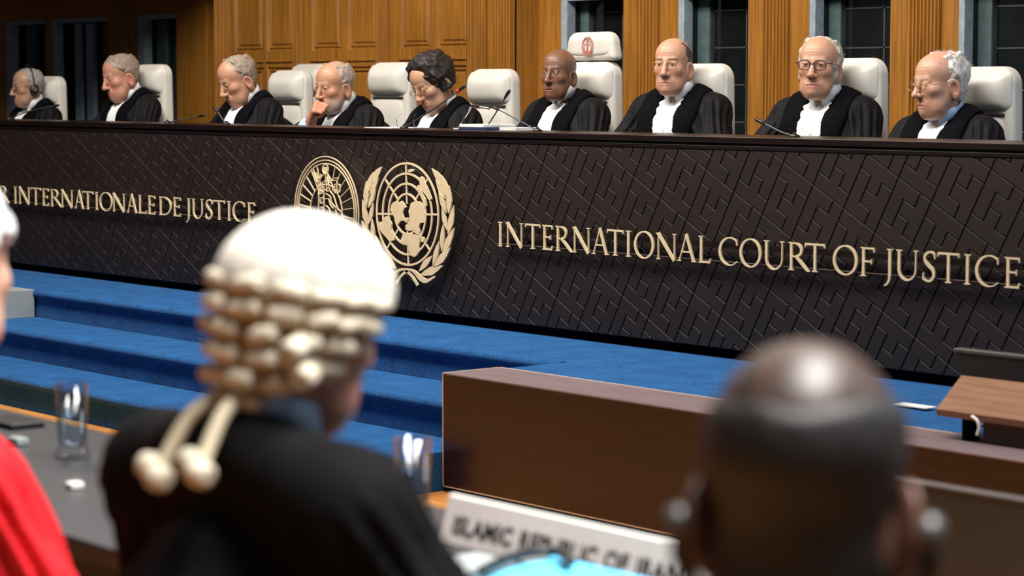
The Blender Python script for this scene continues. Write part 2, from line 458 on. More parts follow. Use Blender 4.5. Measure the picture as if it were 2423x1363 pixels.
win_no = [0]
def window(a, b, m0, m1, z0=0.95, z1=None, cols=2, strip=14, mm=None, extra=()):
    """leaded window: stone jamb strip, recess, inner mullion m0..m1 (px), dark glass panes in lead"""
    win_no[0] += 1
    x0, x1 = wx(a), wx(b); z1 = z1 or zt
    xs = wx(a + strip)
    yi = WALL_Y + 0.10
    w = structure(obj('window_%d' % win_no[0], MB().box(x0, xs, WALL_Y - 0.01, WALL_Y + 0.06, z0, z1), stone, bevel=0.004))
    w['label'] = 'leaded dark window with stone jamb, window %d of the back wall' % win_no[0]
    obj('reveal', MB().box(x0, xs - 0.004, WALL_Y + 0.06, 2.78, z0, z1), night_glass, w)
    obj('stone_header', MB().box(x0, x1, WALL_Y - 0.008, WALL_Y + 0.06, z1, z1 + 0.035), stone, w, bevel=0.004)
    obj('sill', MB().box(x0, x1, WALL_Y, 2.78, Z_LOW, z0), oak, w)
    obj('header_board', MB().box(x0, x1, WALL_Y, 2.78, z1 + 0.035, Z_HI), oak, w)
    mx0, mx1 = wx(m0, yi), wx(m1, yi)
    obj('mullion', MB().box(mx0, mx1, yi, yi + 0.03, z0, z1), mm or stone_teal, w, bevel=0.006)
    for e0, e1 in extra:
        obj('mullion', MB().box(wx(e0, yi), wx(e1, yi), yi - 0.01, yi + 0.03, z0, z1), mm or stone_teal, w, bevel=0.006)
    yg = yi + 0.035
    gx0, gx1 = mx1, x1 + 0.12
    rows = max(2, int(round((z1 - z0) / 0.205))); zc = np.linspace(z1 - rows * 0.205, z1, rows + 1)
    # a horizontal came sits about 108 px down in the photograph
    off = float(on_y(b, 112, yg)[2]); zc = [off + 0.205 * k for k in range(-4, 6)]
    zc = [z for z in zc if z0 < z < z1]; zc = [z0] + zc + [z1]
    xc = np.linspace(gx0, gx1, cols + 1)
    for i in range(cols):
        for j in range(len(zc) - 1):
            obj('pane', MB().box(xc[i] + 0.003, xc[i + 1] - 0.003, yg, yg + 0.004, zc[j] + 0.003, zc[j + 1] - 0.003), night_glass, w)
    for i in range(cols + 1):
        obj('lead_came', MB().box(xc[i] - 0.005, xc[i] + 0.005, yg - 0.004, yg + 0.008, z0, z1), lead, w)
    for z in zc[1:-1]:
        obj('lead_came', MB().box(gx0, gx1, yg - 0.004, yg + 0.008, z - 0.004, z + 0.004), lead, w)
    obj('recess_back', MB().box(xs, gx1, yg + 0.03, yg + 0.05, z0, z1), blackp, w)
    return w
window(1330, 1474, 1362, 1392)
window(1607, 1769, 1646, 1678)
window(1917, 2105, 1959, 1988)
window(2270, 2500, 2308, 2345, cols=3)

# darker left part of the wall, beyond the panelled centre
def board(a, b, dy=0.0, m=oak): obj('pier_board', MB().box(wx(a), wx(b), WALL_Y + dy, 2.78, Z_LOW, Z_HI), m, wb, bevel=0.004)
board(256, 330); board(417, 488); board(488, 512, 0.03); board(512, 640, 0.05); board(108, 127); board(-60, 16)
obj('fluted_pilaster', fluted(wx(276), wx(304), WALL_Y - 0.02, Z_LOW, Z_HI, 4), oak, wb)
window(330, 417, 362, 392, cols=2)
window(127, 256, 176, 191, cols=3, strip=8, mm=stone, extra=((206, 223),))
window(16, 108, 36, 50, cols=2, strip=14, mm=stone_teal, extra=((64, 86),))
board(-330, -180)
window(-180, -60, -140, -110, cols=2)

# made-up overhang above the view, added to shade the left part of the wall
gx1 = wx(508, MID_Y)
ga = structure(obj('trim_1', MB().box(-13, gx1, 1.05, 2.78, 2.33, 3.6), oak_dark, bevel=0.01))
ga['label'] = 'dark wooden gallery overhanging the left windows'
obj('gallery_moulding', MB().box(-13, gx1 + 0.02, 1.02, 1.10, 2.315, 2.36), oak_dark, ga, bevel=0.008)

# ------------------------------------------------------------------ platform and carpeted steps
STEP_X1 = 1.03
pl = structure(obj('floor_platform', MB().box(-12, 6, -0.58, 2.78, FLOOR_Z, PLAT_Z - 0.004), carpet_mat),
               'blue carpeted platform carrying the judges bench', 'platform')
obj('platform_extension', MB().box(STEP_X1, 6, -0.93, -0.58, FLOOR_Z, PLAT_Z - 0.004), carpet_mat, pl)
st = tag(empty('carpeted_steps', (-3, -1.0, FLOOR_Z)), 'three wide blue carpeted steps leading up to the bench platform', 'steps')
rise = (PLAT_Z - FLOOR_Z) / 3
noses = [(-0.60, PLAT_Z), (-0.985, PLAT_Z - rise), (-1.365, PLAT_Z - 2 * rise)]
for i, (yn, zt_) in enumerate(noses):
    yb = -0.575 if i == 0 else noses[i - 1][0]
    zb = zt_ - rise
    r = 0.022
    prof = [(yb + 0.0, zb), (yn + 0.004, zb), (yn + 0.004, zt_ - 0.045)]
    for k in range(9):
        a = math.pi * (1.5 - k / 8.0)
        prof.append((yn + r * math.cos(a), zt_ - r + r * math.sin(a)))
    prof.append((yb, zt_))
    mb = MB().prism([(y + 1.0, z - FLOOR_Z) for y, z in prof], -9.0, STEP_X1 + 3, 'yz')
    obj('step', mb, carpet_mat, st, smooth=True, auto=50)

# grey board box on the left of the top step
g0 = on_z(95, 750, PLAT_Z - rise)
gb = obj('grey_box', MB().box(g0[0] - 0.9, g0[0], -0.98, -0.612, PLAT_Z - rise, PLAT_Z + 0.0), grey_green, bevel=0.003)
tag(gb, 'pale grey green box standing on the upper blue step at the left edge', 'box')

# ------------------------------------------------------------------ the bench
BX0, BX1 = -8.6, 3.9
PZ0 = 0.482
bench = tag(empty('judges_bench', (0, 0.2, PLAT_Z)), 'long dark wooden judges bench with carved maze pattern and gold lettering', 'bench')
def bobj(name, mb, m, parent=None, **kw):
    mb.v = [(x, y - 0.2, z - PLAT_Z) for x, y, z in mb.v]
    return obj(name, mb, m, parent or bench, **kw)
bobj('carcass', MB().box(BX0, BX1, 0.012, 0.34, PZ0 - 0.005, BENCH_TOP - 0.03), wenge)
bobj('plinth', MB().box(BX0, BX1, 0.055, 0.30, PLAT_Z - 0.004, PZ0 - 0.005), black_gap)
bobj('top_rail', MB().box(BX0, BX1, -0.012, 0.36, BENCH_TOP - 0.026, BENCH_TOP), wenge_rail, bevel=0.003)
bobj('rail_bead', MB().box(BX0, BX1, -0.004, 0.02, BENCH_TOP - 0.052, BENCH_TOP - 0.036), wenge_rail, bevel=0.003)
bobj('desk', MB().box(BX0, BX1, 0.34, 0.80, PLAT_Z + 0.70, PLAT_Z + 0.73), wenge_rail)
# carved maze: a grid turned 28.2 degrees, cells of 3 x 4 units, three interlocking pieces per cell
UNIT = 0.0609 * 1.063 * 0.9375
TH = math.radians(-28.2)
AV = np.array([math.cos(TH), math.sin(TH)]); BV = np.array([math.sin(TH), -math.cos(TH)])
P0 = on_y(2060 + 290 / 4.397, 330 + 395 / 4.397, 0.0)[[0, 2]]
PP = [[(0, 0), (2, 0), (2, 1), (1, 1), (1, 3), (0, 3)],
      [(2, 0), (3, 0), (3, 3), (2, 3), (2, 2), (1, 2), (1, 1), (2, 1)],
      [(0, 3), (1, 3), (1, 2), (2, 2), (2, 3), (3, 3), (3, 4), (0, 4)]]
QQ = [[(u, 4 - v) for u, v in p] for p in PP]
TZ0, TZ1 = PZ0, BENCH_TOP - 0.055
def area2(p): return sum(p[i][0] * p[(i + 1) % len(p)][1] - p[(i + 1) % len(p)][0] * p[i][1] for i in range(len(p)))
def cut_tile(mb):
    """trim a carved piece to the bench panel"""
    me = mesh_of('carved_piece', mb); bm = bmesh.new(); bm.from_mesh(me)
    for co, no in (((BX0, 0, 0), (-1, 0, 0)), ((BX1, 0, 0), (1, 0, 0)), ((0, 0, TZ0), (0, 0, -1)), ((0, 0, TZ1), (0, 0, 1))):
        bmesh.ops.bisect_plane(bm, geom=list(bm.verts) + list(bm.edges) + list(bm.faces), plane_co=co, plane_no=no, clear_outer=True)
    bm.verts.index_update()
    outs = []; seen = set()
    for f0 in bm.faces:                       # one piece per connected island
        if f0 in seen: continue
        stack, isl = [f0], []; seen.add(f0)
        while stack:
            f = stack.pop(); isl.append(f)
            for e_ in f.edges:
                for g in e_.link_faces:
                    if g not in seen: seen.add(g); stack.append(g)
        out = MB(); idx = {}
        for f in isl:
            ids = []
            for v in f.verts:
                if v.index not in idx: idx[v.index] = len(out.v); out.v.append(tuple(v.co))
                ids.append(idx[v.index])
            out.f.append(tuple(ids))
        if sum(f.calc_area() for f in isl) > 1e-4: outs.append(out)
    bm.free(); bpy.data.meshes.remove(me)
    return outs
def inset(poly, d):
    n = len(poly); out = []
    for i in range(n):
        p0, p1, p2 = np.array(poly[i - 1]), np.array(poly[i]), np.array(poly[(i + 1) % n])
        e1 = (p1 - p0) / np.linalg.norm(p1 - p0); e2 = (p2 - p1) / np.linalg.norm(p2 - p1)
        n1 = np.array([-e1[1], e1[0]]); n2 = np.array([-e2[1], e2[0]])
        c = 1 + n1 @ n2
        out.append(tuple(p1 + (n1 + n2) * (d / max(c, 0.35))))
    return out
def tile_mb(poly):
    """poly: CCW in xz; chamfered slab, front at y=0"""
    a = inset(poly, 0.0020); b = inset(poly, 0.0020); c = inset(poly, 0.0036)
    n = len(poly)
    vs = [(x, 0.014, z) for x, z in a] + [(x, 0.0024, z) for x, z in b] + [(x, 0.0, z) for x, z in c]
    fs = []
    for r0 in (0, n):
        for i in range(n):
            j = (i + 1) % n
            fs.append((r0 + i, r0 + j, r0 + n + j, r0 + n + i))
    fs.append(tuple(range(2 * n, 3 * n)))
    return MB().add(vs, fs)
tiles = []
shared = {}
for ci in range(-48, 14):
    for cj in range(-26, 22):
        o_uv = P0 + AV * (3 * ci * UNIT) + BV * (4 * cj * UNIT)
        if not (BX0 - 0.4 < o_uv[0] < BX1 + 0.4 and TZ0 - 0.5 < o_uv[1] < TZ1 + 0.5): continue
        kind = 0 if ci % 2 == 0 else 1
        for pi, pl_ in enumerate((PP, QQ)[kind]):
            pts = [tuple(o_uv + AV * (u * UNIT) + BV * (v * UNIT)) for u, v in pl_]
            if area2(pts) < 0: pts = pts[::-1]
            xs_ = [p[0] for p in pts]; zs_ = [p[1] for p in pts]
            if max(xs_) < BX0 or min(xs_) > BX1 or max(zs_) < TZ0 or min(zs_) > TZ1: continue
            inside = min(xs_) > BX0 and max(xs_) < BX1 and min(zs_) > TZ0 and max(zs_) < TZ1
            c = np.clip(np.mean(np.array(pts), 0), [BX0, TZ0], [BX1, TZ1])
            vis = 1 if c[0] < 2.95 else 0
            tiles.append((c[0] if vis else -50 + c[0], inside, kind, pi, pts, o_uv))
tiles.sort(key=lambda t: -t[0])
rest = MB()
for i, (_, inside, kind, pi, pts, o_uv) in enumerate(tiles):
    if i < 280:
        if inside:
            key = (kind, pi)
            if key not in shared:
                m_ = tile_mb([(p[0] - o_uv[0], p[1] - o_uv[1]) for p in pts]); shared[key] = mesh_of('carved_piece', m_)
                shared[key].materials.append(wenge)
            o = bpy.data.objects.new('carved_piece', shared[key]); COL.objects.link(o); o.parent = bench
            o.location = (o_uv[0], -0.2, o_uv[1] - PLAT_Z)
        else:
            for t_ in cut_tile(tile_mb(pts)): bobj('carved_piece', t_, wenge)
    else:
        for t_ in ([tile_mb(pts)] if inside else cut_tile(tile_mb(pts))): rest.add(t_.v, t_.f)
ro = bobj('carved_field', rest, wenge); ro['kind'] = 'stuff'

# ------------------------------------------------------------------ gold lettering
TK, TN, SE, SH = 0.112, 0.050, 0.070, 0.040
def ell(cx, cz, rx, rz, a0, a1, n=28):
    return [(cx + rx * math.cos(a0 + (a1 - a0) * i / n), cz + rz * math.sin(a0 + (a1 - a0) * i / n)) for i in range(n + 1)]
def spline(pts, n=8):
    P = [pts[0]] + list(pts) + [pts[-1]]; out = []
    for i in range(1, len(P) - 2):
        p0, p1, p2, p3 = [np.array(q, float) for q in P[i - 1:i + 3]]
        for k in range(n):
            t = k / n
            out.append(tuple(0.5 * ((2 * p1) + (-p0 + p2) * t + (2 * p0 - 5 * p1 + 4 * p2 - p3) * t * t + (-p0 + 3 * p1 - 3 * p2 + p3) * t ** 3)))
    out.append(tuple(P[-1])); return out
def glyph(ch, w):
    """list of (points, widths) strokes in units of cap height; w = glyph width"""
    S = []
    def stem(x, t=TK, z0=0.0, z1=1.0): S.append(([(x, z0), (x, z1)], t))
    def serif(x, z, t=TK, l=SE, r=SE):
        zz = z + SH / 2 if z < 0.5 else z - SH / 2
        S.append(([(x - t / 2 - l, zz), (x + t / 2 + r, zz)], SH))
    if ch == 'I':
        stem(w / 2); serif(w / 2, 0); serif(w / 2, 1)
    elif ch == 'N':
        a, b = 0.13, w - 0.13
        stem(a, TN); stem(b, TN); serif(a, 0, TN); serif(b, 1, TN); serif(a - 0.04, 1, TN, 0.05, 0.02)
        S.append(([(a - 0.02, 0.99), (b, -0.01)], TK * 1.12))
    elif ch == 'T':
        stem(w / 2, TK, 0, 0.98); serif(w / 2, 0)
        S.append(([(0.01, 0.968), (w - 0.01, 0.968)], 0.07))
        S.append(([(0.03, 1.0), (0.015, 0.86)], 0.045)); S.append(([(w - 0.03, 1.0), (w - 0.015, 0.86)], 0.045))
    elif ch in 'EFL':
        x = 0.15; stem(x); serif(x, 0, TK, SE, 0.02); serif(x, 1, TK, SE, 0.04)
        if ch in 'EF':
            S.append(([(x, 0.965), (w - 0.01, 0.965)], 0.06)); S.append(([(w - 0.03, 0.99), (w - 0.015, 0.84)], 0.045))
            S.append(([(x, 0.515), (w * 0.82, 0.515)], 0.055)); S.append(([(w * 0.80, 0.60), (w * 0.80, 0.43)], 0.045))
        if ch in 'EL':
            S.append(([(x, 0.035), (w - 0.03, 0.035)], 0.065)); S.append(([(w - 0.045, 0.0), (w - 0.005, 0.17)], 0.05))
        if ch == 'F': serif(x, 0)
    elif ch in 'RD':
        x = 0.15; stem(x); serif(x, 0, TK, SE, SE if ch == 'R' else 0); serif(x, 1, TK, SE, 0)
        if ch == 'R':
            rx = w * 0.62 - x
            pts = [(x, 0.965)] + ell(x + rx * 0.35, 0.73, rx * 0.65, 0.235, math.pi / 2, -math.pi / 2, 20) + [(x, 0.495)]
            S.append((pts, [0.05] + [0.048 + 0.064 * math.sin(math.pi * i / 20) for i in range(21)] + [0.05]))
            S.append(([(x + rx * 0.45, 0.52), (w * 0.78, 0.14), (w * 0.9, 0.03), (w, 0.0)], [TK, TK, TK * 0.75, 0.03]))
        else:
            rx = w - 0.08 - x
            pts = [(x, 0.965)] + ell(x + rx * 0.3, 0.5, rx * 0.7, 0.465, math.pi / 2, -math.pi / 2, 28) + [(x, 0.035)]
            S.append((pts, [0.06] + [0.045 + 0.072 * math.sin(math.pi * i / 28) for i in range(29)] + [0.06]))
    elif ch == 'A':
        S.append(([(w * 0.47, 1.0), (0.12, 0.0)], TN)); S.append(([(w * 0.46, 1.03), (w - 0.15, 0.0)], TK * 1.05))
        S.append(([(w * 0.26, 0.36), (w * 0.72, 0.36)], 0.05))
        serif(0.12, 0, TN, 0.08, 0.08); serif(w - 0.14, 0, TK, 0.05, 0.07)
    elif ch in 'OC':
        rx, rz = w / 2 - 0.06, 0.5
        if ch == 'O':
            n = 40; pts = ell(w / 2, 0.5, rx, rz, 0, 2 * math.pi, n)[:-1]
            S.append((pts, [0.050 + 0.068 * abs(math.cos(2 * math.pi * i / n)) ** 1.3 for i in range(n)], True))
        else:
            n = 34; a0, a1 = math.radians(48), math.radians(314)
            pts = ell(w * 0.58, 0.5, w * 0.58 - 0.06, 0.5, a0, a1, n)
            S.append((pts, [0.042 + 0.078 * max(0, -math.cos(a0 + (a1 - a0) * i / n)) ** 1.1 for i in range(n + 1)]))
            xe, ze = pts[0]
            S.append(([(xe - 0.01, ze + 0.09), (xe + 0.01, ze - 0.14)], 0.05))
    elif ch == 'U':
        a, b = 0.15, w - 0.14
        S.append(([(a, 1), (a, 0.35)], TK)); S.append(([(b, 1), (b, 0.35)], TN)); serif(a, 1); serif(b, 1, TN)
        n = 20; pts = [(a, 0.36)] + ell((a + b) / 2, 0.36, (b - a) / 2, 0.37, math.pi, 2 * math.pi, n) + [(b, 0.36)]
        S.append((pts, [TK] + [TK + (TN - TK) * (i / n) ** 0.7 for i in range(n + 1)] + [TN]))
    elif ch == 'J':
        x = w * 0.68; serif(x, 1)
        pts = [(x, 1), (x, 0.4), (x, 0.1)] + spline([(x, 0.1), (x - 0.03, -0.08), (x - 0.14, -0.22), (x - 0.24, -0.26)], 5)
        S.append((pts, [TK] * 3 + list(np.linspace(TK, 0.04, len(pts) - 3))))
    elif ch == 'S':
        pts = spline([(w * 0.90, 0.80), (w * 0.80, 0.95), (w * 0.5, 0.985), (w * 0.22, 0.88), (w * 0.20, 0.70), (w * 0.45, 0.54),
                      (w * 0.75, 0.40), (w * 0.84, 0.22), (w * 0.66, 0.05), (w * 0.36, 0.015), (w * 0.14, 0.08), (w * 0.08, 0.24)], 6)
        n = len(pts)
        S.append((pts, [0.042 + 0.076 * math.sin(math.pi * i / (n - 1)) ** 1.5 for i in range(n)]))
        S.append(([(w * 0.885, 0.96), (w * 0.905, 0.76)], 0.045)); S.append(([(w * 0.095, 0.28), (w * 0.08, 0.03)], 0.045))
    return S
LET_Y0, LET_Y1 = -0.042, -0.035
def lettering(name, label, letters, base_px, top_px, rail_px, extra=()):
    root = tag(empty(name, (0, 0, 0)), label, 'lettering')
    zb = np.mean([on_y(*p, LET_Y0)[2] for p in base_px]); zt2 = np.mean([on_y(*p, LET_Y0)[2] for p in top_px])
    H = zt2 - zb
    specs = list(extra)
    for ch, a, b, yy in letters:
        specs.append((ch, float(on_y(a, yy, LET_Y0)[0]), float(on_y(b, yy, LET_Y0)[0])))
    for ch, x0, x1 in specs:
        w = (x1 - x0) / H
        mb = MB()
        for k, st_ in enumerate(glyph(ch, w)):
            pts, wd = st_[0], st_[1]; closed = len(st_) > 2
            eps = 0.0002 * k
            mb.ribbon([(x0 + p[0] * H, zb + p[1] * H) for p in pts], np.array(wd) * H, LET_Y0 - eps, LET_Y1, closed)
        obj('letter', mb, gold, root)
    xa = min(s[1] for s in specs) ; xb = max(s[2] for s in specs)
    for f0, f1 in rail_px:
        o = obj('mounting_rail', MB().box(xa - 0.01, xb + 0.01, LET_Y1 + 0.001, LET_Y1 + 0.012, zb + f0 * H, zb + f1 * H), acrylic if f1 > 0.5 else rail_edge, root)
    for k in range(8):
        xk = xa + (xb - xa) * (k + 0.5) / 8
        obj('standoff', MB().box(xk - 0.006, xk + 0.006, LET_Y1 + 0.01, 0.004, zb + 0.2 * H, zb + 0.28 * H), acrylic, root)
    return root, zb, H
def c3(v): return 1080 + v / 3.2457
def c4(v): return 1720 + v / 2.391
EN = [('I', 313, 355), ('N', 375, 512), ('T', 527, 640), ('E', 655, 735), ('R', 757, 890), ('N', 888, 1028), ('A', 1035, 1170), ('T', 1155, 1280),
      ('I', 1290, 1345), ('O', 1362, 1515), ('N', 1530, 1690), ('A', 1692, 1842), ('L', 1855, 1950), ('C', 2012, 2160)]
EN = [(c, c3(a), c3(b)) for c, a, b in EN] + [(c, c4(a), c4(b)) for c, a, b in [('O', 70, 193), ('U', 205, 327), ('R', 345, 467), ('T', 440, 553),
      ('O', 598, 738), ('F', 752, 833), ('J', 888, 935), ('U', 953, 1085), ('S', 1103, 1182), ('T', 1190, 1313), ('I', 1333, 1385), ('C', 1403, 1540), ('E', 1567, 1655)]]
EN = [(c, a, b, 548 + (a - 1183) * (654 - 548) / (2393 - 1183)) for c, a, b in EN]
lettering('bench_lettering', 'gold raised serif letters reading INTERNATIONAL COURT OF JUSTICE on the bench front', EN,
          [(1182, 576.5), (2393, 690)], [(1183, 519), (2393, 616.5)], [(0.60, 0.80), (0.10, 0.118)])
def c1(v): return v / 3.407
FR = [('R', -12, 72), ('I', 103, 137), ('N', 148, 237), ('T', 245, 325), ('E', 338, 388), ('R', 405, 495), ('N', 490, 585), ('A', 597, 675), ('T', 662, 747),
      ('I', 760, 792), ('O', 800, 902), ('N', 905, 1005), ('A', 1018, 1105), ('L', 1113, 1178), ('E', 1190, 1247), ('D', 1280, 1380), ('E', 1393, 1452),
      ('J', 1495, 1530), ('U', 1545, 1637), ('S', 1652, 1712), ('T', 1718, 1808), ('I', 1825, 1860), ('C', 1873, 1972), ('E', 1992, 2050)]
FR = [(c, c1(a), c1(b), 464 + (c1(a) - 35) * (498 - 464) / (590 - 35)) for c, a, b in FR]
xr = float(on_y(c1(-12), 462, LET_Y0)[0]); h_ = 0.107
extra = [('C', xr - 0.37, xr - 0.27), ('O', xr - 0.265, xr - 0.135), ('U', xr - 0.125, xr - 0.012)]
lettering('bench_lettering', 'gold raised serif letters reading COUR INTERNATIONALE DE JUSTICE, left half of the bench', FR,
          [(35, 486), (590, 520.5)], [(35, 443), (590, 477)], [(0.60, 0.80), (0.10, 0.118)], extra)

# ------------------------------------------------------------------ emblems
EY0, EY1 = -0.040, -0.034
def e_px(x, y):      # crop pixel of the emblem close-up -> bench plane
    p = on_y(660 + x / 3.893, 350 + y / 3.893, EY0); return (float(p[0]), float(p[2]))
def ring(mb, c, r, w, y0=EY0, y1=EY1, n=72, a0=0.0, a1=2 * math.pi):
    full = abs(a1 - a0) > 6.28
    pts = [(c[0] + r * math.cos(a0 + (a1 - a0) * i / n), c[1] + r * math.sin(a0 + (a1 - a0) * i / n)) for i in range(n if full else n + 1)]
    mb.ribbon(pts, w, y0, y1, full)
cu = (0.5 * (e_px(876, 600)[0] + e_px(1488, 620)[0]), 0.5 * (e_px(1178, 134)[1] + e_px(1178, 1084)[1]))
RU = 0.5 * (e_px(1178, 134)[1] - e_px(1178, 1084)[1])
emb = tag(empty('globe_emblem', (cu[0], 0, cu[1])), 'gold globe and olive wreath emblem mounted on the bench', 'emblem')
def eobj(name, mb, root, m=gold):
    l = root.location
    mb.v = [(x - l[0], y - l[1], z - l[2]) for x, y, z in mb.v]
    return obj(name, mb, m, root)
for k, fr in enumerate((0.985, 0.785, 0.59, 0.39)):
    mb = MB(); ring(mb, cu, RU * fr, RU * 0.040, EY0 - 0.0003 * k); eobj('latitude_ring', mb, emb)
for k in range(8):
    a = math.pi * k / 4 + math.radians(2)
    r0 = 0.20 if k % 2 == 0 else 0.39
    mb = MB().ribbon([(cu[0] + RU * r0 * math.cos(a), cu[1] + RU * r0 * math.sin(a)), (cu[0] + RU * 0.97 * math.cos(a), cu[1] + RU * 0.97 * math.sin(a))], RU * 0.038, EY0 + 0.001, EY1)
    eobj('meridian_bar', mb, emb)
LAND = [[(1040, 520), (1058, 498), (1085, 490), (1108, 500), (1130, 488), (1150, 510), (1172, 545), (1150, 562), (1140, 600), (1150, 640), (1168, 655), (1180, 640), (1195, 650), (1178, 690), (1150, 668), (1120, 672), (1095, 710), (1085, 690), (1065, 640), (1048, 610), (1028, 572)],
        [(985, 630), (1010, 640), (1040, 700), (1036, 760), (1050, 810), (1062, 850), (1020, 860), (985, 820), (950, 780), (912, 735), (908, 692), (935, 680), (962, 690), (966, 650)],
        [(1215, 512), (1240, 495), (1265, 505), (1290, 492), (1312, 508), (1335, 545), (1346, 600), (1340, 640), (1345, 685), (1300, 692), (1288, 730), (1298, 770), (1290, 795), (1262, 790), (1238, 755), (1205, 765), (1168, 752), (1166, 715), (1192, 690), (1205, 640), (1196, 580), (1208, 545)],
        [(1140, 800), (1165, 785), (1200, 788), (1255, 796), (1290, 802), (1298, 860), (1288, 910), (1292, 955), (1268, 990), (1245, 1006), (1212, 985), (1196, 940), (1190, 895), (1150, 882), (1124, 850)],
        [(1292, 275), (1312, 262), (1332, 272), (1350, 330), (1382, 400), (1408, 470), (1385, 484), (1350, 430), (1318, 395), (1300, 340)],
        [(1275, 345), (1288, 340), (1320, 420), (1350, 470), (1360, 530), (1346, 560), (1330, 520), (1322, 460), (1292, 400)],
        [(1182, 208), (1212, 194), (1250, 198), (1238, 215), (1205, 224)],
        [(1305, 830), (1330, 820), (1342, 840), (1330, 870), (1312, 865)]]
for poly in LAND:
    pts = [e_px(*p) for p in poly]
    mb = MB().prism(pts, EY0 - 0.002, EY1); eobj('continent', mb, emb, gold)
# olive wreath
def leaf(c, d, L, W):
    d = np.array(d) / np.linalg.norm(d); n = np.array([-d[1], d[0]])
    prof = [(0, 0.05), (0.2, 0.62), (0.45, 1.0), (0.7, 0.72), (0.9, 0.25), (1.0, 0.0), (0.9, -0.18), (0.7, -0.55), (0.45, -0.72), (0.2, -0.45)]
    return [tuple(np.array(c) + d * L * a + n * W * 0.5 * b) for a, b in prof]
def mir(q, s): return (cu[0] + s * (q[0] - cu[0]), q[1])
LEAVES = [((1530, 370), (1405, 188)), ((1558, 470), (1495, 252)), ((1564, 605), (1562, 345)), ((1552, 795), (1608, 528)), ((1505, 965), (1616, 733)), ((1428, 1092), (1584, 912)), ((1300, 1168), (1512, 1082)),
          ((1532, 470), (1444, 290)), ((1544, 600), (1472, 395)), ((1548, 760), (1498, 545)), ((1500, 955), (1512, 700)), ((1420, 1088), (1480, 852)), ((1288, 1138), (1416, 988))]
for s in (1, -1):
    for k, (b_, t_) in enumerate(LEAVES):
        pb, pt = np.array(mir(e_px(*b_), s)), np.array(mir(e_px(*t_), s)); d = pt - pb; L_ = np.linalg.norm(d)
        lf = leaf(pb, d, L_, RU * (0.19 if k < 7 else 0.15) * (1 if s > 0 else -1) * (-1 if k < 7 else 1))
        eobj('leaf', MB().prism(lf, EY0 - 0.0012 * (k % 3), EY1), emb)
    rb = spline([mir(e_px(*q), s) for q in ((1030, 1205), (1090, 1140), (1165, 1118), (1240, 1135), (1300, 1195), (1360, 1225), (1432, 1188))], 6)
    n_ = len(rb); eobj('wreath_stem', MB().ribbon(rb, [RU * (0.035 + 0.07 * math.sin(math.pi * max(0, (i_ / (n_ - 1) - 0.4) / 0.6)) ** 2) for i_ in range(n_)], EY0 - 0.0015 * (1 + s), EY1), emb)
    rb = spline([mir(e_px(*q), s) for q in ((1160, 1122), (1215, 1170), (1250, 1220), (1278, 1268))], 6)
    eobj('ribbon_tail', MB().ribbon(rb, RU * 0.055, EY0 - 0.002, EY1), emb)
# round seal to its left: rings, rays, and a robed standing figure with sword and scales
ct = e_px(428, 74); RS = 535 / 3.893 * (RU / (475 / 3.893)); cs = (ct[0], ct[1] - RS)
seal = tag(empty('round_seal', (cs[0], 0, cs[1])), 'round gold seal with rays and a standing robed figure on the bench', 'emblem')
for k, (fr, wd) in enumerate(((0.99, 0.018), (0.925, 0.016), (0.865, 0.016), (0.49, 0.016))):
    mb = MB(); ring(mb, cs, RS * fr, RS * wd, EY0 - 0.0002 * k); eobj('seal_ring', mb, seal)
for k in range(28):
    a = math.pi / 2 + 2 * math.pi * (k + 0.5) / 28
    if abs(math.sin(a) - 1) < 0.03: continue
    r0 = 0.51
    mb = MB().ribbon([(cs[0] + RS * r0 * math.cos(a), cs[1] + RS * r0 * math.sin(a)), (cs[0] + RS * 0.86 * math.cos(a), cs[1] + RS * 0.86 * math.sin(a))], RS * (0.022 if math.cos(a) < 0 else 0.012), EY0 + 0.001, EY1)
    eobj('seal_ray', mb, seal)
FIG = [[(405, 165), (400, 205), (415, 235), (440, 235), (450, 205), (448, 170)], [(410, 165), (425, 150), (450, 165)], [(430, 240), (425, 300), (400, 320)],
       [(445, 235), (470, 285), (500, 300), (540, 292), (535, 275), (505, 280)], [(410, 245), (385, 275), (365, 320), (340, 290), (325, 240), (315, 195)],
       [(345, 225), (350, 270), (375, 280), (385, 240)], [(365, 320), (362, 400), (365, 480), (360, 600)], [(415, 330), (412, 420), (414, 520), (410, 600)],
       [(390, 330), (415, 345), (390, 360), (412, 375)], [(372, 395), (400, 400), (395, 415), (375, 425)], [(382, 460), (405, 460), (405, 505), (382, 505), (382, 460)], [(380, 545), (405, 550), (400, 580)],
       [(440, 270), (455, 330), (465, 390), (500, 440), (520, 500), (540, 560), (575, 590)], [(470, 300), (490, 350), (495, 400)], [(430, 420), (470, 450), (480, 500), (520, 550)],
       [(425, 470), (455, 470), (470, 520), (500, 560)], [(430, 530), (460, 560), (470, 600)], [(425, 380), (450, 400), (470, 380)],
       [(530, 300), (535, 330), (510, 340), (508, 400), (530, 410), (535, 335)], [(545, 335), (560, 345), (558, 405), (540, 408)], [(430, 300), (436, 340), (440, 380)],
       [(360, 600), (358, 720), (345, 835)], [(410, 600), (414, 720), (424, 835)], [(575, 590), (590, 700), (560, 835)], [(470, 600), (480, 720), (470, 835)], [(520, 560), (535, 700), (515, 835)], [(320, 842), (450, 850), (590, 842)]]
for pl_ in FIG:
    pts = spline([e_px(*p) for p in pl_], 4)
    eobj('figure_line', MB().ribbon(pts, RS * 0.015, EY0 - 0.0015, EY1), seal)
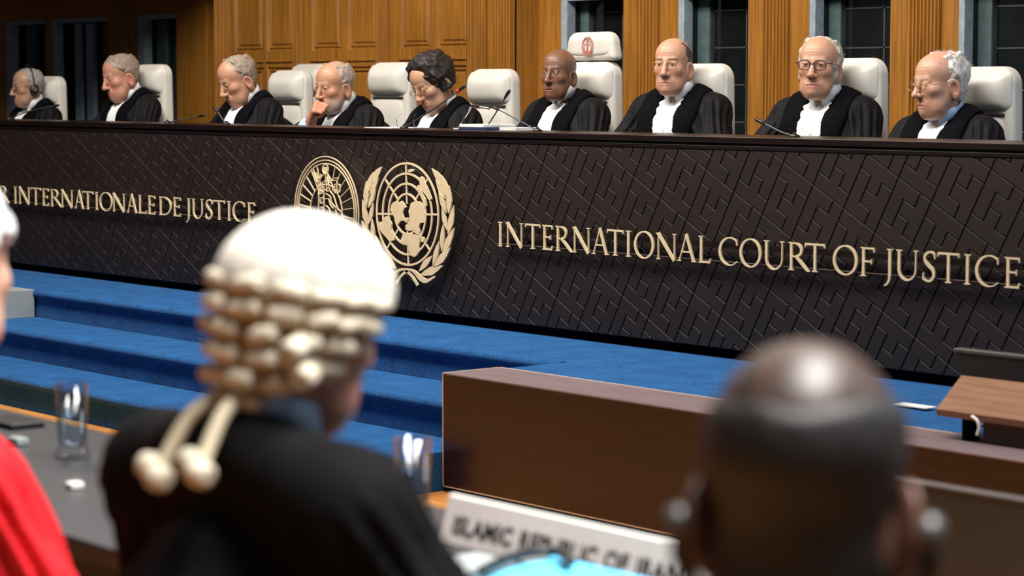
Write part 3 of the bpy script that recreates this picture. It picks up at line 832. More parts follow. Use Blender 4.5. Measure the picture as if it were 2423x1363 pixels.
for pl_ in ([(360, 330), (412, 330), (410, 360), (380, 372), (412, 385), (412, 420), (362, 430)], [(400, 175), (450, 175), (446, 225), (432, 240), (410, 232)], [(322, 225), (345, 235), (362, 300), (345, 315), (328, 280)],
            [(440, 245), (462, 262), (480, 300), (455, 330), (436, 300)]):
    eobj('figure_relief', MB().prism([e_px(*p) for p in pl_], EY0 + 0.002, EY1), seal)
# ------------------------------------------------------------------ implicit surfaces for people
f32 = np.float32
def V3(*a): return np.array(a, f32)
def sd_ell(p, c, r):
    q = p - V3(*c); r = V3(*r)
    k0 = np.sqrt(((q / r) ** 2).sum(1)); k1 = np.sqrt(((q / (r * r)) ** 2).sum(1)) + 1e-9
    return k0 * (k0 - 1) / k1
def sd_cap(p, a, b, ra, rb=None):
    rb = ra if rb is None else rb
    a = V3(*a); b = V3(*b); ab = b - a
    h = np.clip(((p - a) @ ab) / (ab @ ab + 1e-12), 0, 1)
    return np.linalg.norm(p - a - h[:, None] * ab, axis=1) - (ra + (rb - ra) * h)
def su(a, b, k):
    h = np.clip(0.5 + 0.5 * (b - a) / k, 0, 1)
    return b + (a - b) * h - k * h * (1 - h)
def ss(a, b, k):          # a minus b
    h = np.clip(0.5 - 0.5 * (a + b) / k, 0, 1)
    return a + (-b - a) * h + k * h * (1 - h)
def sstep(x, a, b):
    t = np.clip((x - a) / (b - a), 0, 1); return t * t * (3 - 2 * t)
def nz(p, s, seed=0.0):   # cheap smooth pseudo noise in about -1..1
    x, y, z = p[:, 0] * s + seed, p[:, 1] * s + seed * 1.7, p[:, 2] * s - seed * 0.6
    return (np.sin(x + 1.7 * np.sin(0.9 * y + 0.3)) * np.cos(1.1 * y + 1.3 * np.sin(1.2 * z)) + np.sin(1.3 * z + 1.1 * np.sin(0.8 * x + 1.0))) * 0.55
def polygonize(fn, lo, hi, h, band=4):
    """surface nets over a box, evaluated only near the surface"""
    lo = np.array(lo, float); hi = np.array(hi, float)
    nc = np.maximum(2, np.ceil((hi - lo) / (h * band)).astype(int)); n = nc * band + 1
    cx = [lo[i] + (np.arange(nc[i]) + 0.5) * h * band for i in range(3)]
    G = np.stack(np.meshgrid(*cx, indexing='ij'), -1).reshape(-1, 3).astype(f32)
    C = fn(G).reshape(nc)
    near = np.abs(C) < h * band * 1.9
    k = near.copy()
    for ax in range(3):
        k |= np.roll(near, 1, ax) | np.roll(near, -1, ax)
    Ff = np.repeat(np.repeat(np.repeat(C, band, 0), band, 1), band, 2)
    Mf = np.repeat(np.repeat(np.repeat(k, band, 0), band, 1), band, 2)
    F = np.pad(Ff, ((0, 1),) * 3, mode='edge').astype(f32); M = np.pad(Mf, ((0, 1),) * 3, mode='edge')
    idx = np.argwhere(M)
    P = (lo + idx * h).astype(f32)
    out = np.empty(len(P), f32)
    for s in range(0, len(P), 200000): out[s:s + 200000] = fn(P[s:s + 200000])
    F[M] = out
    S = F < 0
    nx, ny, nz_ = F.shape
    c = [S[i:nx - 1 + i, j:ny - 1 + j, l:nz_ - 1 + l] for i in (0, 1) for j in (0, 1) for l in (0, 1)]
    tot = sum(x.astype(np.int8) for x in c)
    act = (tot > 0) & (tot < 8)
    ids = np.full(act.shape, -1, np.int64); A = np.argwhere(act); ids[act] = np.arange(len(A))
    acc = np.zeros((len(A), 3)); cnt = np.zeros(len(A))
    corners = [(i, j, l) for i in (0, 1) for j in (0, 1) for l in (0, 1)]
    vals = {cr: F[A[:, 0] + cr[0], A[:, 1] + cr[1], A[:, 2] + cr[2]] for cr in corners}
    for a in corners:
        for ax in range(3):
            if a[ax] == 1: continue
            b = list(a); b[ax] = 1; b = tuple(b)
            va, vb = vals[a], vals[b]
            m = (va < 0) != (vb < 0)
            t = np.where(m, va / np.where(m, va - vb, 1), 0)
            pt = np.tile(np.array(a, float), (len(A), 1)); pt[:, ax] += t
            acc[m] += pt[m]; cnt[m] += 1
    Vv = lo + (A + acc / np.maximum(cnt, 1)[:, None]) * h
    Q = []
    for ax in range(3):
        o1, o2 = [(1, 2), (2, 0), (0, 1)][ax]
        sl0 = [slice(None)] * 3; sl1 = [slice(None)] * 3
        sl0[ax] = slice(0, -1); sl1[ax] = slice(1, None)
        e0, e1 = S[tuple(sl0)], S[tuple(sl1)]
        E = np.argwhere(e0 != e1)
        ok = (E[:, o1] > 0) & (E[:, o2] > 0) & (E[:, o1] < act.shape[o1]) & (E[:, o2] < act.shape[o2])
        E = E[ok]
        if not len(E): continue
        flip = e0[E[:, 0], E[:, 1], E[:, 2]]
        q = []
        for d1, d2 in ((-1, -1), (0, -1), (0, 0), (-1, 0)):
            t = E.copy(); t[:, o1] += d1; t[:, o2] += d2
            q.append(ids[t[:, 0], t[:, 1], t[:, 2]])
        q = np.stack(q, 1)
        q[~flip] = q[~flip][:, ::-1]
        Q.append(q)
    Q = np.concatenate(Q) if Q else np.zeros((0, 4), int)
    Q = Q[(Q >= 0).all(1)]
    return Vv, Q
def grad(fn, P, e=0.002):
    g = np.zeros_like(P)
    for ax in range(3):
        d = np.zeros(3, f32); d[ax] = e
        g[:, ax] = (fn(P + d) - fn(P - d)) / (2 * e)
    return g / (np.linalg.norm(g, axis=1)[:, None] + 1e-9)
def snap(fn, P, off, it=6):
    P = np.asarray(P, f32).copy()
    for _ in range(it):
        P -= (fn(P) - off)[:, None] * grad(fn, P) * 0.9
    return P
def rot(yaw, pitch, roll):
    """head turn: yaw>0 towards +X (seen from above, facing -Y), pitch>0 looks down, roll tilts"""
    cy, sy, cp, sp, cr_, sr = math.cos(yaw), math.sin(yaw), math.cos(pitch), math.sin(pitch), math.cos(roll), math.sin(roll)
    Rz = np.array([[cy, -sy, 0], [sy, cy, 0], [0, 0, 1]]); Rx = np.array([[1, 0, 0], [0, cp, -sp], [0, sp, cp]]); Ry = np.array([[cr_, 0, sr], [0, 1, 0], [-sr, 0, cr_]])
    return Rz @ Rx @ Ry
HEAD = dict(wide=1.0, jowl=0.5, nose=1.0, brow=1.0, open=1.0, mouth=0.0, chin=1.0, fold=1.0, ear=1.12, flat=0.0, lip=1.0, neckr=0.053)

def skull_sdf(q):
    d = sd_ell(q, (0, 0.018, 0.032), (0.077, 0.098, 0.086))
    d = su(d, sd_ell(q, (0, -0.028, 0.040), (0.066, 0.058, 0.060)), 0.03)
    return d
LOWER = 1.09
def head_sdf(q, h, nb):
    """q in head space (eye level z=0, facing -y); nb = neck base in head space"""
    a = q.copy(); a[:, 0] = np.abs(a[:, 0]) / h['wide']; a[:, 2] = np.where(a[:, 2] < 0, a[:, 2] / LOWER, a[:, 2])
    d = skull_sdf(a)
    d = su(d, sd_ell(a, (0, -0.030, -0.035), (0.060, 0.060, 0.072)), 0.03)
    d = su(d, sd_ell(a, (0, -0.040, -0.073), (0.040, 0.047, 0.039)), 0.028)
    d = su(d, sd_ell(a, (0, -0.077, -0.101), (0.021 * h['chin'], 0.018, 0.018)), 0.022)
    d = su(d, sd_ell(a, (0.042, -0.002, -0.052), (0.024, 0.03, 0.03)), 0.03)
    d = su(d, sd_ell(a, (0.043, -0.056, -0.026), (0.023, 0.022, 0.017)), 0.03)
    j = h['jowl']
    if j > 0:
        d = su(d, sd_ell(a, (0.042, -0.042, -0.088), (0.016 + 0.010 * j, 0.024, 0.018 + 0.010 * j)), 0.036)
        d = su(d, sd_ell(a, (0, -0.035, -0.118), (0.034 + 0.012 * j, 0.040, 0.010 + 0.012 * j)), 0.034)
    d = su(d, sd_cap(a, (0.0, -0.083, 0.017), (0.034, -0.074, 0.019), 0.0118 * h['brow']), 0.014)
    d = ss(d, sd_ell(a, (0.032, -0.103, 0.000), (0.020, 0.016, 0.014)), 0.013)
    # eyelids and lid opening
    d = su(d, sd_ell(a, (0.032, -0.0765, 0.0), (0.0150, 0.0142, 0.0132)), 0.004)
    d = su(d, sd_cap(a, (0.020, -0.083, -0.017), (0.042, -0.077, -0.015), 0.0042), 0.008)
    d = su(d, sd_cap(a, (0.021, -0.0835, 0.0105), (0.046, -0.0735, 0.0085), 0.0048), 0.006)
    op = h['open']
    if op > 0.05:
        d = ss(d, sd_ell(a, (0.032, -0.092, -0.0005 - 0.0035 * (1 - op)), (0.0145, 0.0095, 0.0052 * op)), 0.0015)
    else:
        d = ss(d, sd_ell(a, (0.032, -0.0925, -0.006), (0.0145, 0.004, 0.0012)), 0.0015)
    # nose
    n = h['nose']
    nd = sd_cap(a, (0, -0.088, 0.012), (0, -0.1135 - 0.004 * (n - 1), -0.034 * n), 0.0078, 0.0115 * n)
    nd = su(nd, sd_ell(a, (0, -0.1155 - 0.008 * (n - 1), -0.037 * n), (0.0125 * n, 0.011 * n, 0.0105)), 0.008)
    nd = su(nd, sd_ell(a, (0.0135 * n, -0.103, -0.039 * n), (0.0085, 0.011, 0.0085)), 0.006)
    d = su(d, nd, 0.010)
    d = ss(d, sd_ell(a, (0.0075, -0.112, -0.0475 * n), (0.0038, 0.006, 0.0035)), 0.002)
    # mouth
    d = su(d, sd_ell(a, (0, -0.068, -0.074), (0.036, 0.026, 0.026)), 0.020)
    L = h['lip']
    d = su(d, sd_ell(a, (0, -0.0915, -0.0745), (0.026, 0.0070, 0.0036 * L)), 0.005)
    d = su(d, sd_ell(a, (0, -0.0900, -0.0835), (0.022, 0.0080, 0.0048 * L)), 0.006)
    mz = a[:, 2] - h['mouth'] * (a[:, 0] / 0.024) ** 2
    am = a.copy(); am[:, 2] = mz
    d = ss(d, sd_ell(am, (0, -0.1005, -0.0785), (0.0265, 0.0115, 0.0010 + h.get('part', 0.0))), 0.0022)
    if h['fold'] > 0:
        d = ss(d, sd_cap(a, (0.0245, -0.0870, -0.048), (0.037, -0.0745, -0.078), 0.0010 * h['fold']), 0.008)
        d += 0.0005 * h['fold'] * np.exp(-((a[:, 0] / 0.045) ** 2)) * np.cos(a[:, 2] * 520) * sstep(a[:, 2], 0.036, 0.045) * (1 - sstep(a[:, 2], 0.072, 0.085)) * (a[:, 1] < 0)
    # ears
    e = a.copy()
    ca, sa = math.cos(0.22), math.sin(0.22)
    ey, ez = e[:, 1] - 0.016, e[:, 2] + 0.027
    e[:, 1] = ey * ca + ez * sa; e[:, 2] = -ey * sa + ez * ca
    e[:, 0] = e[:, 0] - (0.0795 + 0.48 * np.clip(e[:, 1], -0.01, 0.03))
    es = h['ear']
    ed = sd_ell(e, (0, 0, 0), (0.0088, 0.0195 * es, 0.0335 * es))
    ed = su(ed, sd_ell(e, (0, -0.004, -0.027 * es), (0.006, 0.010, 0.011)), 0.006)
    ed = ss(ed, sd_ell(e, (0.0080, -0.002, 0.004), (0.0085, 0.0115 * es, 0.0215 * es)), 0.003)
    ed = su(ed, sd_ell(e, (0.001, -0.013, -0.004), (0.0045, 0.004, 0.006)), 0.003)
    d = su(d, ed, 0.006)
    # neck
    nk = sd_cap(q, (0, 0.026, -0.055), nb, h['neckr'], h['neckr'] * 0.94)
    d = su(d, nk, 0.028)
    return d
def thin_mask(q, th):
    x, y, z = np.abs(q[:, 0]), q[:, 1], q[:, 2]
    st_ = 0.5 + 0.5 * np.sin(q[:, 0] * 420 + 4 * nz(q, 55) + 60 * q[:, 1])
    return sstep(z + 0.1 * y, 0.030, 0.055) * sstep(y + 0.010 * nz(q, 80), th['front'], th['front'] + 0.05) * (0.45 + 0.55 * st_) * th['amount']
def skin_tint(q, h, base, lip, brow_c, stub, crop):
    base = np.array(base); n = len(q)
    a = q.copy(); a[:, 0] = np.abs(a[:, 0]); a[:, 2] = np.where(a[:, 2] < 0, a[:, 2] / LOWER, a[:, 2])
    col = np.tile(base, (n, 1))
    flush = np.exp(-(((a - V3(0.042, -0.07, -0.03)) / V3(0.024, 0.03, 0.022)) ** 2).sum(1)) + 1.0 * np.exp(-(((a - V3(0, -0.118, -0.036)) / V3(0.016, 0.012, 0.015)) ** 2).sum(1))
    flush += 0.8 * np.exp(-(((a - V3(0.085, 0.02, -0.026)) / V3(0.014, 0.03, 0.035)) ** 2).sum(1))
    col *= (1 - np.clip(flush, 0, 1)[:, None] * np.array([0.02, 0.13, 0.13]) * h.get('flush', 1.0))
    lm = np.exp(-(((a - V3(0, -0.097, -0.0790)) / V3(0.025, 0.010, 0.0075)) ** 4).sum(1))
    col = col * (1 - lm[:, None]) + np.array(lip) * lm[:, None]
    bx = a[:, 0]; bz = 0.0215 - 0.12 * np.clip(bx - 0.034, 0, 1) + 0.05 * np.clip(bx - 0.014, 0, 0.02)
    bm = np.exp(-((a[:, 2] - bz) / 0.0044) ** 4) * sstep(bx, 0.011, 0.016) * (1 - sstep(bx, 0.047, 0.054)) * (a[:, 1] < -0.05)
    bm *= h.get('browmask', 0.9)
    col = col * (1 - bm[:, None]) + np.array(brow_c) * bm[:, None]
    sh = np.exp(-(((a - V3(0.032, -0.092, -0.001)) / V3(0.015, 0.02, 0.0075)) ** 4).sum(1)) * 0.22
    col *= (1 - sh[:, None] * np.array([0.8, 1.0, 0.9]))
    if stub is not None:
        sm = sstep(-a[:, 2], 0.045, 0.065) * (1 - sstep(-a[:, 2], 0.125, 0.14)) * (a[:, 1] < 0.0) * (1 - lm) * h.get('stub', 0.5)
        sm *= sstep(a[:, 0] + 3.0 * np.clip(-a[:, 2] - 0.075, 0, 1), 0.018, 0.034)
        col = col * (1 - sm[:, None]) + np.array(stub) * sm[:, None]
    if crop is not None:      # close-cropped hair on the sides and back
        cm = sstep(a[:, 1] + 0.25 * a[:, 2], -0.012, 0.010) * sstep(a[:, 2], -0.065, -0.045) * (1 - sstep(a[:, 2] + 0.2 * a[:, 1], crop[1], crop[1] + 0.03)) * (a[:, 0] < 0.0815 * h['wide'])
        col = col * (1 - 0.85 * cm[:, None]) + np.array(crop[0]) * 0.85 * cm[:, None]
    if 'thin' in h:
        tm_ = thin_mask(q, h['thin']); col = col * (1 - tm_[:, None]) + np.array(h['thin']['color']) * tm_[:, None]
    return np.clip(col, 0.0, 1.0)

def hair_thickness(q, style):
    """thickness of the hair shell over the skull (negative = bald)"""
    a = q + 0.0075 * np.stack([nz(q, 85, 1.0), nz(q, 85, 5.0), nz(q, 85, 9.0)], 1).astype(f32)
    a[:, 0] = np.abs(a[:, 0]); x, y, z = a.T
    T, Tt = style['side'], style['top']
    line = style.get('line', 0.0)           # how far forward the temple hair reaches
    # sides and back
    m = sstep(y + 0.45 * z, -0.045 - line, -0.020 - line) * sstep(z + 0.25 * np.clip(y, 0, 1), -0.050 - style.get('long', 0), -0.032 - style.get('long', 0))
    m *= np.maximum(sstep(y, -0.014, 0.002) , sstep(z, 0.018, 0.040)) if style.get('over_ear', 0.0) < 0.5 else 1.0
    ear = np.exp(-(((a - V3(0.082, 0.014, -0.028)) / V3(0.03, 0.022, 0.036)) ** 4).sum(1))
    m *= 1 - ear * (1 - style.get('over_ear', 0.0))
    lim = style.get('upto', 0.065)
    m_side = m * (1 - sstep(z + 0.15 * y, lim, lim + 0.035))
    m_top = sstep(z + 0.15 * y, lim - 0.045, lim - 0.005) * sstep(y, style.get('front', -0.06), style.get('front', -0.06) + 0.03)
    if 'horse' in style:     # horseshoe fringe: bare crown of the given radius
        m_side = m * sstep(np.sqrt(x * x + (y - 0.035) ** 2) + 0.35 * np.clip(0.03 - z, -0.02, 0.2), style['horse'] - 0.012, style['horse'] + 0.008)
        m_side *= np.maximum(sstep(y, style.get('temple', -0.03), style.get('temple', -0.03) + 0.02), 1 - sstep(z, 0.0, 0.02))
    t = -0.006 + (T + 0.006) * m_side
    t = np.maximum(t, -0.006 + (Tt + 0.006) * m_top)
    return t

def head_base(q, h, nb):
    a = q.copy(); a[:, 0] = np.abs(a[:, 0]) / h['wide']; a[:, 2] = np.where(a[:, 2] < 0, a[:, 2] / LOWER, a[:, 2])
    d = skull_sdf(a)
    d = su(d, sd_ell(a, (0, -0.030, -0.035), (0.060, 0.060, 0.072)), 0.03)
    d = su(d, sd_ell(a, (0.044, 0.0, -0.056), (0.024, 0.03, 0.03)), 0.03)
    return su(d, sd_cap(q, (0, 0.026, -0.055), nb, h['neckr'], h['neckr'] * 0.94), 0.028)
def build_hair(name, style, parent, R, hc, sc, seed, H, nb):
    col = np.array(style['color'])
    wav, amp = style.get('wave', 60), style.get('amp', 0.003)
    def fn(q):
        d = head_base(q, H, nb)
        t = hair_thickness(q, style)
        st_ = np.sin(q[:, 0] * wav * 2.1 + 2.5 * nz(q, 40, seed)) * np.cos(q[:, 1] * wav * 1.2 + q[:, 2] * wav * 0.9 + 2 * nz(q, 35, seed + 2))
        return d - t - amp * (nz(q, wav, seed) + 0.7 * st_) * np.clip(t / 0.008, 0, 1)
    V, Q = polygonize(fn, (-0.125, -0.135, -0.15), (0.125, 0.165, 0.165), 0.003)
    # drop faces hidden below the skin
    th = hair_thickness(V.astype(f32), style)
    keep = (th[Q] > -0.004).any(1); Q = Q[keep]
    used = np.unique(Q); rem = np.full(len(V), -1); rem[used] = np.arange(len(used)); V = V[used]; Q = rem[Q]; th = th[used]
    tint = col * (0.80 + 0.45 * rng.random((len(V), 1)))
    # loose strands
    ns = style.get('strands', 500)
    cand = np.where(th > 0.0015)[0]
    SV, SF, ST = [], [], []
    if ns and len(cand):
        pick = rng.choice(cand, ns)
        P = V[pick].astype(f32); N = grad(lambda p: skull_sdf(p), P)
        flow = np.tile(np.array(style.get('flow', (0, 0.6, -0.8))), (ns, 1)); 
        flow = flow - N * (flow * N).sum(1)[:, None]; flow /= np.linalg.norm(flow, axis=1)[:, None] + 1e-6
        L = style.get('len', 0.028) * (0.5 + rng.random(ns))
        lift = style.get('lift', 0.35)
        side = np.cross(N, flow)
        for i in range(ns):
            d = flow[i] + side[i] * rng.normal() * 0.45 + N[i] * (lift + 0.25 * rng.normal())
            p = P[i] - N[i] * 0.003; w = side[i] * 0.0011
            c = col * (0.75 + 0.6 * rng.random()); b = len(SV)
            for k in range(4):
                u = k / 3
                pp = p + d * L[i] * u - N[i] * L[i] * 0.55 * u * u + side[i] * style.get('curl', 0.15) * L[i] * math.sin(u * 3 + i)
                ww = w * (1 - 0.8 * u)
                SV += [pp - ww, pp + ww]; ST += [c, c]
            for k in range(3): SF.append((b + 2 * k, b + 2 * k + 1, b + 2 * k + 3, b + 2 * k + 2))
    nv = len(V)
    if SV:
        V = np.vstack([V, np.array(SV)]); tint = np.vstack([tint, np.array(ST)]); Q = np.vstack([Q, np.array(SF) + nv])
    W = (R @ (V * sc).T).T + hc
    return np_mesh(name, W, Q, np.clip(tint, 0, 1), hair_mat, parent)

def hand_sdf(p, wrist, fwd, up, side, curl, hs=1.0):
    w0 = np.array(wrist, f32); return hand_unit((p - w0) / hs, (0, 0, 0), fwd, up, side, curl) * hs
def hand_unit(p, wrist, fwd, up, side, curl):
    """hand rooted at wrist, fingers along fwd, back of the hand towards up, thumb on the +side; curl 0..1"""
    W, Fv, U, S_ = [np.array(x, float) / (1 if i == 0 else np.linalg.norm(x)) for i, x in enumerate((wrist, fwd, up, side))]
    def P(f, u, s): return tuple(W + Fv * f + U * u + S_ * s)
    d = sd_cap(p, P(-0.05, 0, 0), P(0.015, 0, 0), 0.026, 0.024)
    for s in (-0.026, -0.009, 0.009, 0.026):
        d = su(d, sd_cap(p, P(0.01, 0, s * 0.7), P(0.078, 0.002, s), 0.0155, 0.0125), 0.012)
    lens = [(-0.029, 0.030, 0.020, 0.017), (-0.010, 0.037, 0.025, 0.019), (0.010, 0.040, 0.027, 0.020), (0.029, 0.036, 0.024, 0.019)]
    for s, l1, l2, l3 in lens:
        a1 = curl * 1.45; a2 = a1 + 0.25 + curl * 1.35; a3 = a2 + 0.15 + curl * 0.8
        j0 = (0.084, 0.001); j1 = (j0[0] + l1 * math.cos(a1), j0[1] - l1 * math.sin(a1)); j2 = (j1[0] + l2 * math.cos(a2), j1[1] - l2 * math.sin(a2)); j3 = (j2[0] + l3 * math.cos(a3), j2[1] - l3 * math.sin(a3))
        fd = sd_cap(p, P(*j0, s), P(*j1, s), 0.0098, 0.0092)
        fd = su(fd, sd_cap(p, P(*j1, s), P(*j2, s), 0.0092, 0.0085), 0.003)
        fd = su(fd, sd_cap(p, P(*j2, s), P(*j3, s), 0.0085, 0.0074), 0.003)
        d = su(d, fd, 0.005)
    t0, t1 = P(0.018, -0.008, 0.026), P(0.050, -0.014, 0.050)
    t2 = P(0.080 - 0.01 * curl, -0.020 - 0.014 * curl, 0.050 - 0.014 * curl); t3 = P(0.104 - 0.012 * curl, -0.024 - 0.022 * curl, 0.044 - 0.022 * curl)
    td = su(su(sd_cap(p, t0, t1, 0.0155, 0.0125), sd_cap(p, t1, t2, 0.0115, 0.0105), 0.006), sd_cap(p, t2, t3, 0.0105, 0.0088), 0.004)
    return su(d, td, 0.008)

DEF_ARMS = {s: dict(elbow=(0.305 * s, -0.10, 0.80), wrist=(0.13 * s, -0.36, 0.775), curl=0.25) for s in (-1, 1)}

def build_person(label, head_world, root_xy, facing, yaw, pitch, roll, sc, h, skin, hair, opts, group=None):
    """head_world: world position of the head centre; root at the floor, facing = rotation of the body about z"""
    z0 = opts.get('floor', PLAT_Z)
    root = tag(empty('person', (root_xy[0], root_xy[1], z0), facing), label, 'person', group)
    c_, s_ = math.cos(-facing), math.sin(-facing)
    dx, dy = head_world[0] - root_xy[0], head_world[1] - root_xy[1]
    hc = np.array([c_ * dx - s_ * dy, s_ * dx + c_ * dy, head_world[2] - z0])
    H = dict(HEAD); H.update(h)
    R = rot(yaw, pitch, roll)
    lean = opts.get('lean', 0.0)
    nb_body = np.array([hc[0] * opts.get('cxf', 0.75), hc[1] + opts.get('nb_y', 0.050) , hc[2] - opts.get('nb_z', 0.126) * sc])
    nb = R.T @ (nb_body - hc) / sc
    sh_z = nb_body[2] - opts.get('drop', 0.088); sh_y = nb_body[1] + 0.015; sh_x = opts.get('shoulder', 0.185)
    cx0 = nb_body[0]
    arms = {s: dict(DEF_ARMS[s]) for s in (-1, 1)}
    for s in (-1, 1):
        arms[s]['elbow'] = (cx0 + arms[s]['elbow'][0] * opts.get('elbows', {}).get(s, opts.get('elbow', 1.0)), sh_y - 0.15, sh_z - 0.27)
        if s in opts.get('arms', {}): arms[s].update(opts['arms'][s])
    SH = {s: (cx0 + sh_x * s, sh_y, sh_z) for s in (-1, 1)}
    # ---- body: one skin mesh (head and neck, trunk and limbs, hands)
    Vh, Qh = polygonize(lambda q: head_sdf(q, H, nb), (-0.115, -0.145, min(-0.155, nb[2] - 0.02)), (0.115, 0.135, 0.130), opts.get('res', 0.0026))
    # cut the closed lower end of the neck inside the collar
    tint = skin_tint(Vh.astype(f32), H, skin['base'], skin['lip'], skin['brow'], skin.get('stub'), skin.get('crop'))
    parts = [((R @ (Vh * sc).T).T + hc, Qh, tint)]
    trunk_top = nb_body
    def flesh(p):
        d = sd_cap(p, (0, 0.03, 0.52), (cx0 * 0.5, (sh_y + 0.03) * 0.5 + 0.02, 0.75), 0.115, 0.12)
        d = su(d, sd_cap(p, (cx0 * 0.5, (sh_y + 0.03) * 0.5 + 0.02, 0.75), (cx0, sh_y, sh_z - 0.10), 0.12, 0.10), 0.06)
        d = su(d, sd_cap(p, tuple(trunk_top), tuple(hc + R @ np.array([0, 0.02, -0.07]) * sc), 0.050 * sc, 0.045 * sc), 0.03)
        for s in (-1, 1):
            A = arms[s]
            d = su(d, sd_cap(p, (cx0, sh_y, sh_z - 0.02), SH[s], 0.06, 0.048), 0.04)
            d = su(d, sd_cap(p, SH[s], A['elbow'], 0.048, 0.038), 0.03)
            d = su(d, sd_cap(p, A['elbow'], A['wrist'], 0.038, 0.027), 0.02)
            d = su(d, sd_cap(p, (0.09 * s, 0.02, 0.52), (0.12 * s, -0.40, 0.50), 0.075, 0.058), 0.04)
            d = su(d, sd_cap(p, (0.12 * s, -0.40, 0.50), (0.12 * s, -0.38, 0.10), 0.052, 0.036), 0.03)
            d = su(d, sd_cap(p, (0.12 * s, -0.36, 0.05), (0.13 * s, -0.54, 0.04), 0.042, 0.036), 0.03)
        return d
    Vb, Qb = polygonize(flesh, (-0.48, -0.62, -0.02), (0.48, 0.26, nb_body[2] + 0.06), 0.016)
    parts.append((Vb, Qb, np.tile(np.array(skin['base']), (len(Vb), 1))))
    for s in (-1, 1):
        A = arms[s]; w = np.array(A['wrist']); e = np.array(A['elbow'])
        fwd = np.array(A.get('fwd', (w - e) * np.array([1, 1, 0.2]))); fwd = fwd / np.linalg.norm(fwd)
        up = np.array(A.get('up', (0, 0, 1.0))); up = up - fwd * (up @ fwd); up /= np.linalg.norm(up)
        side = np.cross(up, fwd) if s < 0 else np.cross(fwd, up)
        if 'side' in A: side = np.array(A['side'])
        res = 0.0028 if A.get('fine') else 0.006
        Vq, Qq = polygonize(lambda p: hand_sdf(p, w, fwd, up, side, A['curl'], A.get('hs', 1.0)), w - 0.20, w + 0.20, res)
        hc_t = np.tile(np.array(skin['base']) * np.array([1.0, 0.88, 0.85]), (len(Vq), 1))
        parts.append((Vq, Qq, hc_t))
    off = 0; Vs, Qs, Ts = [], [], []
    for v, q, t in parts:
        Vs.append(v); Qs.append(q + off); Ts.append(t); off += len(v)
    np_mesh('body', np.vstack(Vs), np.vstack(Qs), np.vstack(Ts), skin_mat, root)
    # ---- eyes
    if opts.get('face', True):
        gz = opts.get('gaze', (0.0, 0.0))
        for s in (-1, 1):
            n1, n2 = 22, 30; Ev, Ef, Et = [], [], []
            gd = np.array([math.sin(gz[0]), -math.cos(gz[0]) * math.cos(gz[1]), -math.sin(gz[1])])
            ax = gd; t1 = np.cross(ax, [0, 0, 1.0]); t1 /= np.linalg.norm(t1); t2 = np.cross(t1, ax)
            for i in range(n1 + 1):
                th = math.pi * (i / n1) ** 1.4
                for k in range(n2):
                    ph = 2 * math.pi * k / n2
                    Ev.append((ax * math.cos(th) + (t1 * math.cos(ph) + t2 * math.sin(ph)) * math.sin(th)) * 0.0122)
                    Et.append((0.012, 0.010, 0.010) if th < 0.20 else opts.get('iris', (0.055, 0.035, 0.022)) if th < 0.50 else (0.46, 0.42, 0.39))
            for i in range(n1):
                for k in range(n2):
                    k2 = (k + 1) % n2; Ef.append((i * n2 + k, i * n2 + k2, (i + 1) * n2 + k2, (i + 1) * n2 + k))
            ec = np.array([0.032 * s * H['wide'], -0.0772, 0.0])
            W = (R @ ((np.array(Ev) + ec) * sc).T).T + hc
            np_mesh('eye', W, Ef, np.array(Et), eye_mat, root)
    if hair: build_hair('hair', hair, root, R, hc, sc, hair.get('seed', 1.0), H, nb)
    # ---- robe
    rm = opts.get('robe', robe_cloth)
    fold = opts.get('folds', 1.0)
    def robe0(p):
        mid = (cx0 * 0.5, (sh_y + 0.03) * 0.5 + 0.02, 0.76)
        q = p.copy(); 
        d = sd_cap(q, (0, 0.03, 0.52), mid, 0.165, 0.165)
        d = su(d, sd_cap(q, mid, (cx0, sh_y + 0.005, sh_z - 0.125), 0.165, 0.135), 0.08)
        for s in (-1, 1):
            A = arms[s]
            d = su(d, sd_cap(p, (cx0 + 0.030 * s, sh_y + 0.030, nb_body[2] - 0.018), SH[s], 0.060, 0.070), 0.05)
            d = su(d, sd_ell(p, (cx0 + 0.095 * s, sh_y - 0.065, sh_z - 0.11), (0.100, 0.090, 0.14)), 0.06)
            d = su(d, sd_cap(p, SH[s], A['elbow'], 0.072, 0.084), 0.05)
            w = np.array(A['wrist']); e = np.array(A['elbow']); cuff = e + (w - e) * A.get('sleeve', 0.86)
            d = su(d, sd_cap(p, A['elbow'], tuple(cuff), 0.080, A.get('cuffr', 0.068)), 0.04)
            d = su(d, sd_cap(p, (0.09 * s, 0.02, 0.52), (0.13 * s, -0.40, 0.50), 0.115, 0.095), 0.08)
            d = su(d, sd_cap(p, (0.13 * s, -0.40, 0.50), (0.14 * s, -0.40, 0.12), 0.095, 0.11), 0.06)
        return d
    def robe1(p):
        d = robe0(p)
        for s in (-1, 1):
            a = np.array(SH[s]); b = np.array(arms[s]['elbow']); ab = b - a; L = np.linalg.norm(ab); u = ab / L
            t = (p - V3(*a)) @ u.astype(f32)
            x1 = np.cross(u, [0, 0, 1.0]); x1 /= np.linalg.norm(x1) + 1e-6; x2 = np.cross(u, x1)
            r = p - V3(*a); ang = np.arctan2(r @ x2.astype(f32), r @ x1.astype(f32))
            near = np.exp(-(np.linalg.norm(r - t[:, None] * u.astype(f32), axis=1) / 0.13) ** 4)
            m = sstep(t, -0.045, 0.03) * near
            ph = opts.get('seed', 0.0) * 3 + s
            d = d - fold * m * (0.0075 * np.sin(ang * 13 + 1.2 * np.sin(t * 14 + ph)) + 0.0040 * np.sin(ang * 18 + 1.0 * np.sin(t * 8 + ph * 2)))
        front = np.exp(-((p[:, 2] - (sh_z - 0.25)) / 0.25) ** 2)
